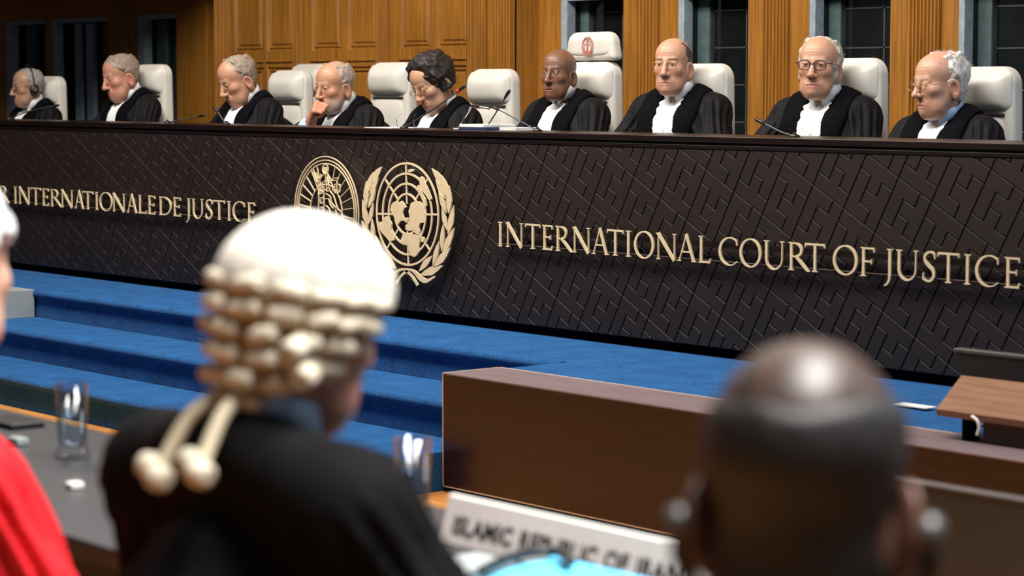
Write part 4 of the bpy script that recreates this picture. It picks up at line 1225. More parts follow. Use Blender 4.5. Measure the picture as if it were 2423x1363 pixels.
        d = d - fold * 0.004 * np.sin(p[:, 0] * 75 + 4 * np.sin(p[:, 2] * 7 + opts.get('seed', 0.0))) * front
        d = d - fold * 0.004 * nz(p, 14, opts.get('seed', 0.0))
        return d
    hi_z = sh_z + 0.13
    xs_ = [a[0] for a in SH.values()] + [arms[s]['elbow'][0] for s in (-1, 1)] + [arms[s]['wrist'][0] for s in (-1, 1)]
    ys_ = [arms[s]['wrist'][1] for s in (-1, 1)] + [-0.42]
    V, Q = polygonize(robe1, (min(xs_) - 0.13, min(ys_) - 0.12, 0.0), (max(xs_) + 0.13, 0.26, hi_z), opts.get('robe_res', 0.0085))
    np_mesh('robe', V, Q, None, rm, root)
    # ---- collar, facings and neckwear lie on the robe
    if opts.get('collar', True):
        ax = (hc + R @ np.array([0, 0.02, -0.075]) * sc) - nb_body; ax /= np.linalg.norm(ax)
        ax = ax * 0.75 + np.array([0, 0, 0.25]); ax /= np.linalg.norm(ax)
        x1 = np.array([1.0, 0, 0]) - ax * ax[0]; x1 /= np.linalg.norm(x1); y1 = np.cross(ax, x1)
        cc = nb_body + ax * opts.get('collar_h', 0.026)
        rr = H['neckr'] * sc
        G = []
        for i in range(41):
            ph = -math.pi / 2 + math.radians(14) + (2 * math.pi - math.radians(28)) * i / 40
            fr = max(0.0, math.cos(ph + math.pi / 2)) ** 3
            dr = x1 * math.cos(ph) + y1 * math.sin(ph)
            e = 0.062 * fr
            bk = 0.018 * max(0.0, -math.cos(ph + math.pi / 2))
            row = [cc + dr * (rr + 0.006) - ax * 0.045, cc + dr * (rr + 0.007) + ax * (0.012 + bk - 0.018 * fr), cc + dr * (rr + 0.010) + ax * (0.017 + bk - 0.02 * fr),
                   cc + dr * (rr + 0.013) + ax * (0.010 + bk - 0.02 * fr), cc + dr * (rr + 0.020 + 0.004 * fr) - ax * (0.022 - bk * 0.6 + e * 0.5)]
            G.append(row)
        o = obj('collar', MB().grid(np.array(G)), opts.get('collar_mat', shirt), root, smooth=True)
        md = o.modifiers.new('s', 'SOLIDIFY'); md.thickness = 0.0025; md.offset = 0
    if opts.get('facing', True):
        for s in (-1, 1):
            rows = []
            nz_b = nb_body[2]
            key = [  # (inner point, outer point) down the facing, from the nape to the waist
                ((cx0 + 0.004 * s, sh_y + 0.09, nz_b + 0.045), (cx0 + 0.004 * s, sh_y + 0.16, nz_b - 0.07)),
                ((cx0 + 0.050 * s, sh_y + 0.055, nz_b + 0.040), (cx0 + 0.085 * s, sh_y + 0.11, nz_b - 0.04)),
                ((cx0 + 0.074 * s, sh_y + 0.0, nz_b + 0.018), (cx0 + 0.150 * s, sh_y + 0.03, nz_b - 0.005)),
                ((cx0 + 0.066 * s, sh_y - 0.06, nz_b - 0.025), (cx0 + 0.162 * s, sh_y - 0.06, nz_b - 0.05)),
                ((cx0 + 0.046 * s, sh_y - 0.11, nz_b - 0.085), (cx0 + 0.155 * s, sh_y - 0.11, nz_b - 0.115)),
                ((cx0 + 0.040 * s, sh_y - 0.15, nz_b - 0.16), (cx0 + 0.148 * s, sh_y - 0.15, nz_b - 0.19)),
                ((cx0 + 0.042 * s, sh_y - 0.18, nz_b - 0.26), (cx0 + 0.140 * s, sh_y - 0.18, nz_b - 0.28)),
                ((cx0 * 0.5 + 0.045 * s, sh_y - 0.18, nz_b - 0.40), (cx0 * 0.5 + 0.140 * s, sh_y - 0.17, nz_b - 0.41))]
            inn = np.array(spline([k[0] for k in key], 6)); out = np.array(spline([k[1] for k in key], 6))
            nw = 9
            Gd = np.stack([inn + (out - inn) * (j / (nw - 1)) for j in range(nw)], 1)
            m, n = Gd.shape[:2]
            base = snap(robe0, Gd.reshape(-1, 3), 0.010).reshape(m, n, 3)
            nrm = grad(robe0, base.reshape(-1, 3).astype(f32)).reshape(m, n, 3)
            bulge = np.array([0.0, 0.004, 0.006, 0.007, 0.007, 0.0065, 0.006, 0.004, 0.0])
            base = base + nrm * bulge[None, :, None]
            G2 = np.concatenate([base[:, :1] - nrm[:, :1] * 0.010, base, base[:, -1:] - nrm[:, -1:] * 0.012], 1)
            o = obj('facing', MB().grid(G2), opts.get('facing_mat', velvet), root, smooth=True)
            md = o.modifiers.new('s', 'SOLIDIFY'); md.thickness = 0.003; md.offset = -1
    if opts.get('jabot', True):
        rows = []
        nz_b = nb_body[2]; J0, J1 = nz_b + 0.004, nz_b - 0.34
        m, n = 46, 33; G = np.zeros((m, n, 3))
        wmul = opts.get('jabot_w', 1.0)
        for i in range(m):
            u = i / (m - 1); w = (0.040 + 0.030 * u ** 0.6) * wmul
            for j in range(n):
                v = -1 + 2 * j / (n - 1)
                G[i, j] = (cx0 * (1 - 0.3 * u) + w * v, sh_y - 0.10 - 0.08 * u, J0 + (J1 - J0) * u)
        base = snap(robe0, G.reshape(-1, 3), 0.014).reshape(m, n, 3)
        nrm = grad(robe0, base.reshape(-1, 3).astype(f32)).reshape(m, n, 3)
        U = np.linspace(0, 1, m)[:, None]; Vv = np.linspace(-1, 1, n)[None, :]
        ruf = opts.get('ruffle', 0.5)
        disp = 0.004 * np.sin(Vv * 9 + 2 * np.sin(U * 5)) * sstep(U, 0.05, 0.3) + 0.0035 * np.sin(Vv * 19 + 3 * U) * U
        disp = disp + ruf * 0.006 * np.sin(U * 26 + 3 * np.sin(Vv * 4)) * sstep(U, 0.35, 0.6) * np.abs(np.sin(Vv * 7))
        disp = disp + 0.006 * (1 - Vv ** 2)
        base = base + nrm * disp[..., None]
        base[:, :, 0] += (0.006 * ruf * np.sin(U * 40 + Vv * 2)) * np.sign(Vv) * (np.abs(Vv) > 0.9)
        o = obj('jabot', MB().grid(base), opts.get('jabot_mat', lace), root, smooth=True)
        md = o.modifiers.new('s', 'SOLIDIFY'); md.thickness = 0.003; md.offset = 0
    def to_body(q): return tuple(hc + R @ (np.array(q) * sc))
    root['_'] = 0; del root['_']
    return root, to_body, dict(hc=hc, R=R, nb=nb_body, sh=SH, arms=arms, robe0=robe0, H=H, sc=sc)

def glasses(root, tb, style, H):
    """spectacles: rims, bridge, temples and lenses"""
    w = H['wide']; m = style['mat']; rw, rz, r = style['w'], style['h'], style['r']
    g = None
    cxg, cz, yf = 0.0335 * w, style.get('z', -0.004), style.get('y', -0.1065)
    mb = MB()
    for s in (-1, 1):
        pts = []
        for i in range(29):
            a = 2 * math.pi * i / 28; e = style.get('sq', 2.0)
            c, sn = math.cos(a), math.sin(a)
            x = rw * math.copysign(abs(c) ** (2 / e), c); z = rz * math.copysign(abs(sn) ** (2 / e), sn)
            pts.append(tb((s * cxg + x, yf + 0.25 * abs(x + s * cxg) ** 1 * 0.35 * (abs(s * cxg + x) > cxg), cz + z)))
        mb.tube(pts, r, 6, caps=False)
        hx = s * (cxg + rw); yh = yf + 0.25 * 0.35 * abs(hx)
        mb.tube([tb((hx, yh, cz + rz * 0.45)), tb((s * 0.077 * w, yh + 0.014, cz + rz * 0.45)), tb((s * 0.0835 * w, -0.02, cz + rz * 0.35)), tb((s * 0.0850 * w, 0.010, cz + 0.004)), tb((s * 0.085 * w, 0.024, cz - 0.006))], r * 0.95, 6)
    mb.tube([tb((-cxg + rw, yf, cz + rz * 0.3)), tb((0, yf - 0.004, cz + rz * 0.5)), tb((cxg - rw, yf, cz + rz * 0.3))], r, 6)
    g = obj('glasses', mb, m, root, smooth=True)
    for s in (-1, 1):
        lb = MB(); ring_ = []
        for i in range(24):
            a = 2 * math.pi * i / 24; ring_.append((s * cxg + rw * 0.97 * math.cos(a), cz + rz * 0.97 * math.sin(a)))
        vs = [tb((x, yf + 0.0875 * abs(x) * (abs(x) > cxg), z)) for x, z in ring_]
        lb.add(vs, [tuple(range(24))])
        obj('lens', lb, lens_mat, g)
    return g
# ------------------------------------------------------------------ white leather chairs
def rrect(w0, w1, z0, z1, r, n=8):
    """rounded outline: width w0 at the bottom, w1 at the top"""
    pts = [(-w0 / 2, z0), (w0 / 2, z0)]
    for k in range(n + 1):
        a = math.pi / 2 * k / n; pts.append((w1 / 2 - r + r * math.cos(a), z1 - r + r * math.sin(a)))
    for k in range(n + 1):
        a = math.pi / 2 + math.pi / 2 * k / n; pts.append((-w1 / 2 + r + r * math.cos(a), z1 - r + r * math.sin(a)))
    return pts
def cushion(w, z0, z1, t, y, n_exp=5.0, roll=0.0):
    """bulging pad on a vertical plane at y, bulging towards -y; roll pushes the bulge downwards"""
    a, b, cz = w / 2, (z1 - z0) / 2, (z0 + z1) / 2
    m, n = 14, 48; vs = [(0, y - t * (1.0 if roll <= 0 else 0.992), cz)]; fs = []
    for i in range(1, m + 1):
        r = i / m
        for k in range(n):
            th = 2 * math.pi * k / n; c, s = math.cos(th), math.sin(th)
            x = a * r * math.copysign(abs(c) ** (2 / n_exp), c); z = b * r * math.copysign(abs(s) ** (2 / n_exp), s)
            v = 0.5 - 0.5 * z / b
            pr = 1.0 if roll <= 0 else (sstep(v, -0.25, 0.42) if v < 0.42 else math.sqrt(max(0.0, 1 - ((v - 0.42) / 0.585) ** 2)))
            d = t * (1 - r ** 7) * pr
            vs.append((x, y - d, cz + z))
    for k in range(n): fs.append((0, 1 + k, 1 + (k + 1) % n))
    for i in range(m - 1):
        for k in range(n):
            k2 = (k + 1) % n; p = 1 + i * n
            fs.append((p + k, p + k2, p + n + k2, p + n + k)) 
    return MB().add(vs, fs)
def make_chair(label, loc, rz, top, headrest=0.0, w=0.395):
    c = tag(empty('leather_chair', loc, rz), label, 'chair', 'white leather chairs of the judges')
    zs = top - 0.195
    bk = obj('backrest', MB().prism(rrect(w, w - 0.03, 0.50, top, 0.075), 0.0, 0.085), leather, c, bevel=0.028, bseg=4)
    obj('head_pad', cushion(w - 0.045, zs, top - 0.012, 0.060, 0.004, 7, 0.35), leather, bk, smooth=True)
    obj('seam', MB().box(-w / 2 + 0.05, w / 2 - 0.05, -0.014, 0.004, zs - 0.006, zs - 0.002), greyp, bk)
    obj('back_pad', cushion(w - 0.075, 0.52, zs - 0.006, 0.020, 0.004, 7, 0.0), leather, bk, smooth=True)
    if headrest:
        hr = obj('headrest', MB().prism(rrect(w - 0.01, w - 0.045, top + 0.006, top + headrest, 0.065), 0.004, 0.075), leather, c, bevel=0.026, bseg=4)
        obj('headrest_pad', cushion(w - 0.08, top + 0.03, top + headrest - 0.025, 0.012, 0.006, 5, 0.0), leather, hr, smooth=True)
        # printed crest: rings and a small figure
        cz = top + headrest * 0.50; y = -0.0075
        mb = MB()
        for r_, wd in ((0.049, 0.004), (0.042, 0.002)):
            pts = [(0.004 + r_ * 0.86 * math.cos(a), cz + r_ * math.sin(a)) for a in np.linspace(0, 2 * math.pi, 41)[:-1]]
            mb.ribbon(pts, wd, y, y + 0.002, True)
        for k in range(24):
            a = 2 * math.pi * k / 24
            mb.ribbon([(0.004 + 0.026 * 0.86 * math.cos(a), cz + 0.026 * math.sin(a)), (0.004 + 0.040 * 0.86 * math.cos(a), cz + 0.040 * math.sin(a))], 0.002, y, y + 0.002)
        mb.ribbon([(0.004, cz + 0.036), (0.004, cz + 0.015), (0.002, cz - 0.015), (0.004, cz - 0.038)], [0.006, 0.010, 0.014, 0.022], y - 0.0004, y + 0.002)
        mb.ribbon([(-0.018, cz + 0.004), (-0.008, cz + 0.014), (0.014, cz + 0.014), (0.024, cz + 0.0)], 0.004, y - 0.0002, y + 0.002)
        for s in (-1, 1):
            mb.ribbon([(0.004 + s * 0.008, cz - 0.036), (0.004 + s * 0.024, cz - 0.022), (0.004 + s * 0.030, cz - 0.002)], [0.010, 0.008, 0.003], y - 0.0002, y + 0.002)
        obj('crest', mb, crest_red, hr)
    obj('seat', MB().box(-0.25, 0.25, -0.46, 0.04, 0.38, 0.455), leather, c, bevel=0.03, bseg=3)
    for s in (-1, 1):
        am = obj('armrest', MB().box(s * 0.27 - 0.03, s * 0.27 + 0.03, -0.34, 0.02, 0.60, 0.635), leather, c, bevel=0.012)
        obj('arm_support', MB().box(s * 0.27 - 0.015, s * 0.27 + 0.015, -0.16, -0.10, 0.42, 0.60), chrome, am)
    obj('column', MB().lathe([(0.028, 0.07), (0.028, 0.38)], 16, (0, -0.2, 0)), chrome, c)
    for k in range(5):
        a = 2 * math.pi * k / 5 + 0.3
        lg = obj('leg', MB().tube([(0, -0.2, 0.09), (0.28 * math.cos(a), -0.2 + 0.28 * math.sin(a), 0.065)], [0.022, 0.014], 8), chrome, c, smooth=True)
        obj('castor', MB().lathe([(0.012, 0.0), (0.026, 0.012), (0.026, 0.045), (0.012, 0.058)], 12, (0.28 * math.cos(a), -0.2 + 0.28 * math.sin(a), 0)), blackp, lg)
    return c
def chair_px(label, edge_px, side, top_px, Yc, headrest_px=None, rz=0.0, w=0.395):
    e = on_y(edge_px[0], edge_px[1], Yc + (0.06 if side > 0 else 0.0)); tp = on_y(top_px[0], top_px[1], Yc)
    top = float(tp[2]) - PLAT_Z; hr = 0.0
    if headrest_px: hr = float(on_y(headrest_px[0], headrest_px[1], Yc)[2]) - float(tp[2])
    return make_chair(label, (float(e[0]) - side * w / 2, Yc, PLAT_Z), rz, top, hr, w)
chair_px('white leather high-back chair behind the judge wearing headphones, leftmost chair', (157, 230), 1, (140, 180), 1.04)
chair_px('white leather high-back chair behind the second judge from the left', (408, 230), 1, (370, 152), 1.06)
chair_px('white leather chair in front of another chair, left of the judge with fist at mouth', (635, 220), -1, (700, 166), 1.30)
chair_px('white leather chair mostly hidden behind a nearer white chair and a judge', (685, 200), -1, (735, 151), 1.90)
chair_px('white leather chair between the judge with fist at mouth and the black-haired judge', (870, 220), -1, (940, 147), 1.30)
chair_px('white leather chair right of the black-haired judge, behind papers and microphones', (1103, 230), -1, (1170, 163), 1.30)
chair_px('tallest white leather chair with red crest on its extra headrest', (1475, 200), 1, (1410, 146), 1.06, (1410, 75))
chair_px('white leather chair behind the bald judge with rimless glasses', (1740, 230), 1, (1690, 150), 1.05)
chair_px('white leather chair behind the judge with round tortoiseshell glasses', (2105, 230), 1, (2030, 137), 1.08)
chair_px('white leather chair behind the white-haired judge at the right end', (2423, 230), 1, (2360, 157), 1.10, w=0.44)

# ------------------------------------------------------------------ the judges
D = math.radians
PALE = dict(base=(0.493, 0.264, 0.167), lip=(0.48, 0.20, 0.17), brow=(0.30, 0.24, 0.19))
def skin(**k):
    d = dict(PALE); d.update(k); return d
def judge(label, px, Yh, rootY, facing, yaw, pitch, roll, sc, h, sk, hair, **opts):
    hw = on_y(px[0], px[1], Yh)
    rx = float(hw[0]) + opts.pop('rx', 0.0)
    fr = D(facing)
    return build_person(label, hw, (rx, rootY), fr, D(yaw) - fr, D(pitch), D(roll), sc, h, sk, hair, opts, 'judges seated along the bench')

GREY = (0.30, 0.27, 0.24); SILV = (0.55, 0.53, 0.50)
# 1 headphones
r, tb, P = judge('judge in black robe wearing black headphones and dark glasses, far left', (64, 203), 0.86, 0.98, 0, -8, 6, 0, 1.0,
      dict(jowl=0.2, nose=1.15, open=0.6, fold=0.8, mouth=-0.002), skin(base=(0.405, 0.232, 0.148), brow=(0.16, 0.14, 0.12)),
      dict(color=(0.30, 0.29, 0.28), side=0.008, top=0.002, horse=0.045, temple=-0.03, upto=0.08, front=-0.03, amp=0.0022, wave=70, len=0.016, strands=350, line=0.008), seed=1.0, gaze=(-0.1, 0.15))
glasses(r, tb, dict(mat=blackp, w=0.025, h=0.016, r=0.0020, sq=2.8, z=-0.006), P['H'])
mb = MB().tube([tb((0.094 * math.sin(a), 0.018, 0.028 + 0.112 * math.cos(a))) for a in np.linspace(-1.62, 1.62, 24)], 0.0052, 8)
hp = obj('headphones', mb, blackp, r, smooth=True)
for s in (-1, 1):
    R_ = P['R']; c0 = np.array(tb((s * 0.098, 0.014, -0.026)))
    m_ = MB().lathe([(0.001, -0.016), (0.027, -0.016), (0.033, -0.010), (0.034, 0.004), (0.028, 0.012), (0.001, 0.014)], 20)
    ax = R_ @ np.array([s, 0, 0.0]); q = Vector(ax).to_track_quat('Z', 'Y').to_matrix()
    m_.v = [tuple(np.array(q @ Vector(v)) + c0) for v in m_.v]
    ec = obj('ear_cup', m_, blackp, hp, smooth=True)
    m2 = MB().lathe([(0.001, 0.015), (0.016, 0.015), (0.018, 0.012), (0.001, 0.012)], 16); m2.v = [tuple(np.array(q @ Vector(v)) + c0) for v in m2.v]
    obj('cup_badge', m2, chrome, ec)
# 2
judge('ruddy-faced judge with thin grey hair looking down, second from the left', (284, 178), 0.84, 1.0, 0, -4, 16, 0, 1.12,
      dict(jowl=0.8, nose=1.12, open=0.3, mouth=-0.003, wide=1.0, flush=1.9, thin=dict(front=-0.08, amount=0.75, color=(0.30, 0.23, 0.17))), skin(base=(0.510, 0.248, 0.170), brow=(0.42, 0.32, 0.25)),
      dict(color=(0.27, 0.21, 0.165), side=0.009, top=0.0015, horse=0.045, temple=-0.045, upto=0.06, front=-0.085, amp=0.0025, wave=75, len=0.022, strands=600, flow=(0.2, 0.8, -0.3), line=0.012), seed=2.0, gaze=(0, 0.4), nb_z=0.105, nb_y=0.075)
# 3
judge('judge with receding grey-brown hair reading with lowered eyes, third from the left', (560, 186), 0.72, 1.02, 0, -6, 26, 0, 1.10,
      dict(jowl=0.6, nose=1.1, open=0.0, mouth=-0.003, thin=dict(front=-0.05, amount=0.7, color=(0.30, 0.24, 0.18))), skin(base=(0.510, 0.272, 0.178), brow=(0.40, 0.30, 0.22)),
      dict(color=(0.30, 0.245, 0.19), side=0.011, top=0.0015, horse=0.050, temple=-0.025, upto=0.07, front=-0.045, amp=0.003, wave=70, len=0.024, strands=650, flow=(0.1, 0.9, -0.2), over_ear=0.0), seed=3.0, nb_y=0.085, nb_z=0.098)
# 4 fist at mouth
hw4 = on_y(790, 200, 0.74)
def loc4(px, py, Y):
    p = on_y(px, py, Y); return (float(p[0] - hw4[0]), float(p[1] - 1.02), float(p[2] - PLAT_Z))
w4 = loc4(736, 286, 0.60); e4 = loc4(706, 336, 0.60)
r, tb, P = judge('judge resting his mouth on his fist, grey hair and stubble beard', (790, 200), 0.74, 1.02, 0, 2, 12, 4, 1.06,
      dict(jowl=0.7, nose=1.1, open=0.55, stub=0.75, mouth=-0.002, wide=1.04, thin=dict(front=-0.04, amount=0.55, color=(0.40, 0.34, 0.29))), skin(base=(0.510, 0.264, 0.163), brow=(0.42, 0.33, 0.26), stub=(0.42, 0.34, 0.29)),
      dict(color=(0.36, 0.31, 0.27), side=0.009, top=-0.001, horse=0.050, temple=-0.02, upto=0.075, front=-0.03, amp=0.0025, wave=75, len=0.02, strands=600, flow=(0.1, 0.9, -0.2), line=-0.002), seed=4.0,
      nb_y=0.085, nb_z=0.10, gaze=(0.1, 0.2), arms={-1: dict(elbow=e4, wrist=w4, curl=1.0, hs=1.25, fwd=(0.62, -0.15, 0.66), up=(-0.50, -0.80, 0.35), fine=True, sleeve=0.42, cuffr=0.062)})
ew = np.array(w4) - np.array(e4)
obj('shirt_cuff', MB().tube([tuple(np.array(e4) + ew * t) for t in (0.30, 0.6, 0.86, 0.88)], [0.056, 0.052, 0.046, 0.036], 20), shirt_blue, r, smooth=True)
# 5 black-haired woman
r, tb, P = judge('judge with short wavy black hair and gold glasses, head bowed', (1020, 194), 0.72, 1.0, 0, 0, 30, -6, 1.08,
      dict(jowl=0.5, nose=0.92, open=0.15, brow=0.75, fold=0.4, wide=1.04, browmask=0.5, mouth=-0.002, lip=1.1), skin(base=(0.502, 0.284, 0.181), lip=(0.50, 0.20, 0.16), brow=(0.10, 0.07, 0.06)),
      dict(color=(0.014, 0.010, 0.010), side=0.024, top=0.028, upto=0.03, front=-0.066, amp=0.006, wave=62, len=0.03, strands=900, flow=(0.1, 0.7, -0.3), line=0.004, over_ear=1.0, lift=0.35, curl=0.4, long=0.01), seed=5.0, nb_y=0.08, shoulder=0.17, nb_z=0.108)
glasses(r, tb, dict(mat=gold_wire, w=0.024, h=0.016, r=0.0013, sq=2.6, z=-0.010, y=-0.108), P['H'])
# 6 president
judge('dark-skinned bald judge with open eyes speaking, in front of the crested chair', (1322, 172), 0.84, 0.98, 0, 18, 0, 0, 0.98,
      dict(jowl=0.15, nose=1.08, open=1.0, part=0.0012, fold=0.6, lip=1.5, wide=0.96, flush=0.2, mouth=0.0005, browmask=0.6), skin(base=(0.185, 0.086, 0.052), lip=(0.20, 0.075, 0.06), brow=(0.04, 0.025, 0.018), crop=((0.055, 0.038, 0.030), 0.035)),
      None, seed=6.0, gaze=(-0.15, 0.0), collar_h=0.05)
# 7
r, tb, P = judge('bald judge with rimless glasses facing the viewer, lace jabot', (1592, 152), 0.86, 0.99, 12, 25, 0, 0, 1.04,
      dict(jowl=0.15, nose=1.12, open=0.85, mouth=-0.0015, wide=0.97), skin(base=(0.528, 0.288, 0.189), brow=(0.10, 0.07, 0.055)),
      dict(color=(0.060, 0.050, 0.048), side=0.004, top=-0.006, horse=0.060, front=0.03, upto=0.07, amp=0.0012, wave=80, len=0.010, strands=450, line=-0.012), seed=7.0, ruffle=1.0, jabot_w=1.1, gaze=(0.05, 0.05))
glasses(r, tb, dict(mat=gold_wire, w=0.0225, h=0.0150, r=0.0008, sq=2.4, z=-0.003), P['H'])
# 8
r, tb, P = judge('judge with round tortoiseshell glasses and long wispy grey hair', (1938, 154), 0.86, 0.99, 12, 27, -1, 2, 1.06,
      dict(jowl=0.3, nose=1.1, open=0.72, mouth=-0.003, wide=1.0, thin=dict(front=-0.035, amount=0.9, color=(0.44, 0.39, 0.34))), skin(base=(0.510, 0.280, 0.181), brow=(0.50, 0.42, 0.34)),
      dict(color=(0.42, 0.38, 0.33), side=0.015, top=0.004, horse=0.050, temple=-0.008, upto=0.075, front=-0.025, amp=0.004, wave=60, len=0.030, strands=900, flow=(0.1, 0.9, -0.4), long=0.035, over_ear=0.7, lift=0.25, curl=0.5, line=0.002), seed=8.0, elbows={1: 0.86, -1: 1.05}, ruffle=1.2, jabot_w=1.2, gaze=(0.0, 0.08))
glasses(r, tb, dict(mat=tortoise, w=0.0245, h=0.0195, r=0.0023, sq=2.7, z=-0.003), P['H'])
# 9
r, tb, P = judge('judge with curly white hair and thin glasses at the right end of the bench', (2222, 193), 0.86, 1.0, 0, -17, 6, 0, 1.06,
      dict(jowl=0.5, nose=1.05, open=0.45, mouth=-0.003, wide=1.02), skin(base=(0.546, 0.304, 0.211), brow=(0.52, 0.44, 0.38)),
      dict(color=(0.60, 0.58, 0.55), side=0.017, top=-0.0035, horse=0.050, temple=-0.005, upto=0.075, front=-0.05, long=0.025, amp=0.005, wave=60, len=0.024, strands=900, flow=(0.0, 0.8, -0.4), lift=0.4, curl=0.8, line=-0.012), seed=9.0, elbows={1: 1.05, -1: 0.86}, jabot_w=1.0, collar_mat=shirt_blue, gaze=(-0.1, 0.3))
glasses(r, tb, dict(mat=gold_wire, w=0.0245, h=0.0155, r=0.0014, sq=2.8, z=-0.010, y=-0.110), P['H'])

# ------------------------------------------------------------------ microphones and papers on the bench ledge
MIC_Y = 0.17
def mic(label, pts_px, m=greyp, tip=blackp, tip_len=0.25, r=0.0035, red=False, Y=MIC_Y):
    pts = [on_y(x, y, Y) for x, y in pts_px]
    base = pts[0].copy(); base[2] = BENCH_TOP
    root = tag(empty('gooseneck_microphone', tuple(base)), label, 'microphone', 'microphones on the bench')
    loc = [tuple(p - base) for p in pts]; loc[0] = (0, 0, 0.004)
    obj('foot', MB().lathe([(0.022, 0.0), (0.022, 0.006), (0.010, 0.012), (0.004, 0.02)], 16), blackp, root, smooth=True)
    sp = spline(loc, 8)
    obj('gooseneck', MB().tube(sp, r, 8), m, root, smooth=True)
    a, b = np.array(loc[-2]), np.array(loc[-1]); d = (b - a) / np.linalg.norm(b - a)
    L = 0.065 if tip_len else 0.0
    if L:
        t = [tuple(b - d * L * 0.9), tuple(b - d * L * 0.55), tuple(b - d * L * 0.1), tuple(b)]
        cap = obj('capsule', MB().tube(t, [0.0045, 0.0078, 0.0082, 0.0055], 12), tip, root, smooth=True)
        if red: obj('light_ring', MB().tube([tuple(b - d * 0.068), tuple(b - d * 0.052)], 0.0095, 12), red_tip, cap, smooth=True)
    return root
mic('thin black gooseneck microphone in front of the judge with headphones', [(22, 287), (60, 266), (100, 256), (139, 249)])
mic('black gooseneck microphone lying low left of the reading judge', [(396, 291), (425, 284), (455, 279), (484, 272)])
mic('grey gooseneck microphone standing in front of the reading judge', [(536, 296), (528, 284), (516, 266), (505, 252)])
mic('long gooseneck microphone with red ring before the black-haired judge', [(956, 304), (985, 284), (1040, 248), (1101, 203)], red=True, r=0.004)
mic('dark gooseneck microphone crossing another, right of the papers', [(1148, 309), (1165, 280), (1184, 250), (1206, 213)])
mic('gooseneck microphone bending left in front of the dark-skinned judge', [(1272, 313), (1240, 292), (1200, 270), (1163, 251)])
mic('gooseneck microphone before the judge with tortoiseshell glasses', [(1880, 331), (1850, 313), (1820, 298), (1788, 282)])
# folding lamp: bent silver rod
b0 = on_y(1083, 309, MIC_Y); b0[2] = BENCH_TOP
lamp = tag(empty('reading_lamp', tuple(b0)), 'slim silver bent-arm lamp standing beside the papers', 'lamp')
lp = [tuple(on_y(x, y, MIC_Y) - b0) for x, y in ((1083, 309), (1100, 278), (1117, 251))]; lp[0] = (0, 0, 0.004)
obj('foot', MB().lathe([(0.03, 0.0), (0.03, 0.006), (0.008, 0.012)], 16), chrome, lamp, smooth=True)
obj('arm', MB().tube(lp, 0.0045, 8), chrome, lamp, smooth=True)
h1, h2 = [tuple(on_y(x, y, MIC_Y) - b0) for x, y in ((1115, 251), (1157, 257))]
obj('lamp_head', MB().tube([h1, tuple(0.5 * (np.array(h1) + np.array(h2))), h2], [0.006, 0.0085, 0.007], 10), chrome, lamp, smooth=True)
for k, (pa, lab) in enumerate((([(941, 303), (939, 290), (940, 280), (951, 270)], 'thin bent wire stand left of the long microphone'), ([(981, 303), (979, 290), (978, 282), (982, 270)], 'thin bent wire stand under the long microphone'))):
    pts = [on_y(x, y, MIC_Y + 0.02) for x, y in pa]; bb = pts[0].copy(); bb[2] = BENCH_TOP
    o = obj('wire_stand', MB().tube(spline([tuple(p - bb) for p in pts], 6), 0.0018, 6), chrome, smooth=True); o.location = bb
    tag(o, lab, 'wire stand')
def slab_px(name, label, cat, x0, x1, ytop, Y0, Y1, h, m, z=BENCH_TOP):
    a, b = float(on_y(x0, ytop, Y0)[0]), float(on_y(x1, ytop, Y0)[0])
    o = obj(name, MB().box(0, b - a, 0, Y1 - Y0, 0, h), m, bevel=0.001); o.location = (a, Y0, z)
    return tag(o, label, cat)
slab_px('binder', 'navy binder on the bench ledge under loose white sheets', 'binder', 1085, 1150, 300, 0.12, 0.33, 0.014, navy_card)
slab_px('paper_stack', 'loose white sheets lying on the navy binder', 'paper', 1087, 1144, 296, 0.13, 0.325, 0.013, paper_white, BENCH_TOP + 0.014)
slab_px('notebook', 'pale notebook on the bench ledge between two microphones', 'notebook', 1176, 1222, 300, 0.20, 0.335, 0.014, paper_white)
slab_px('paper_sheet', 'flat white sheet on the ledge in front of the judge with fist', 'paper', 862, 925, 304, 0.10, 0.30, 0.004, paper_white)

# ------------------------------------------------------------------ wooden ledge in front of the platform, with stand and screen
LX0, LX1, LY0, LY1 = 1.04, 6.0, -1.218, -0.93
ledge = tag(empty('wooden_ledge', (1.04, -1.0, FLOOR_Z)), 'low reddish brown wooden ledge with pale edge strips below the bench', 'ledge')
def lobj(name, mb, m, **kw):
    mb.v = [(x - 1.04, y + 1.0, z - FLOOR_Z) for x, y, z in mb.v]; return obj(name, mb, m, ledge, **kw)
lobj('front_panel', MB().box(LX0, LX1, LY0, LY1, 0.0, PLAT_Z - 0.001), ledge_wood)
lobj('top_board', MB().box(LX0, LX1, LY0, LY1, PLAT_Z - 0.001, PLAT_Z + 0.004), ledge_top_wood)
lobj('plinth', MB().box(LX0 + 0.01, LX1, LY0 + 0.02, LY1, FLOOR_Z, 0.0), black_gap)
e = 0.004
lobj('edge_strip', MB().box(LX0 - 0.001, LX0 + e, LY0 - 0.0015, LY0 + e, 0.0, PLAT_Z + 0.005), edge_trim)
lobj('edge_strip', MB().box(LX0 - 0.001, LX1, LY0 - 0.0015, LY0 + e, 0.0, e), edge_trim)
lobj('edge_strip', MB().box(LX0 - 0.001, LX0 + e + 0.004, LY0, LY1, PLAT_Z + 0.003, PLAT_Z + 0.0055), edge_trim)
lobj('edge_strip', MB().box(LX0, LX1, LY1 - 0.010, LY1 + 0.001, PLAT_Z + 0.003, PLAT_Z + 0.0055), edge_trim)
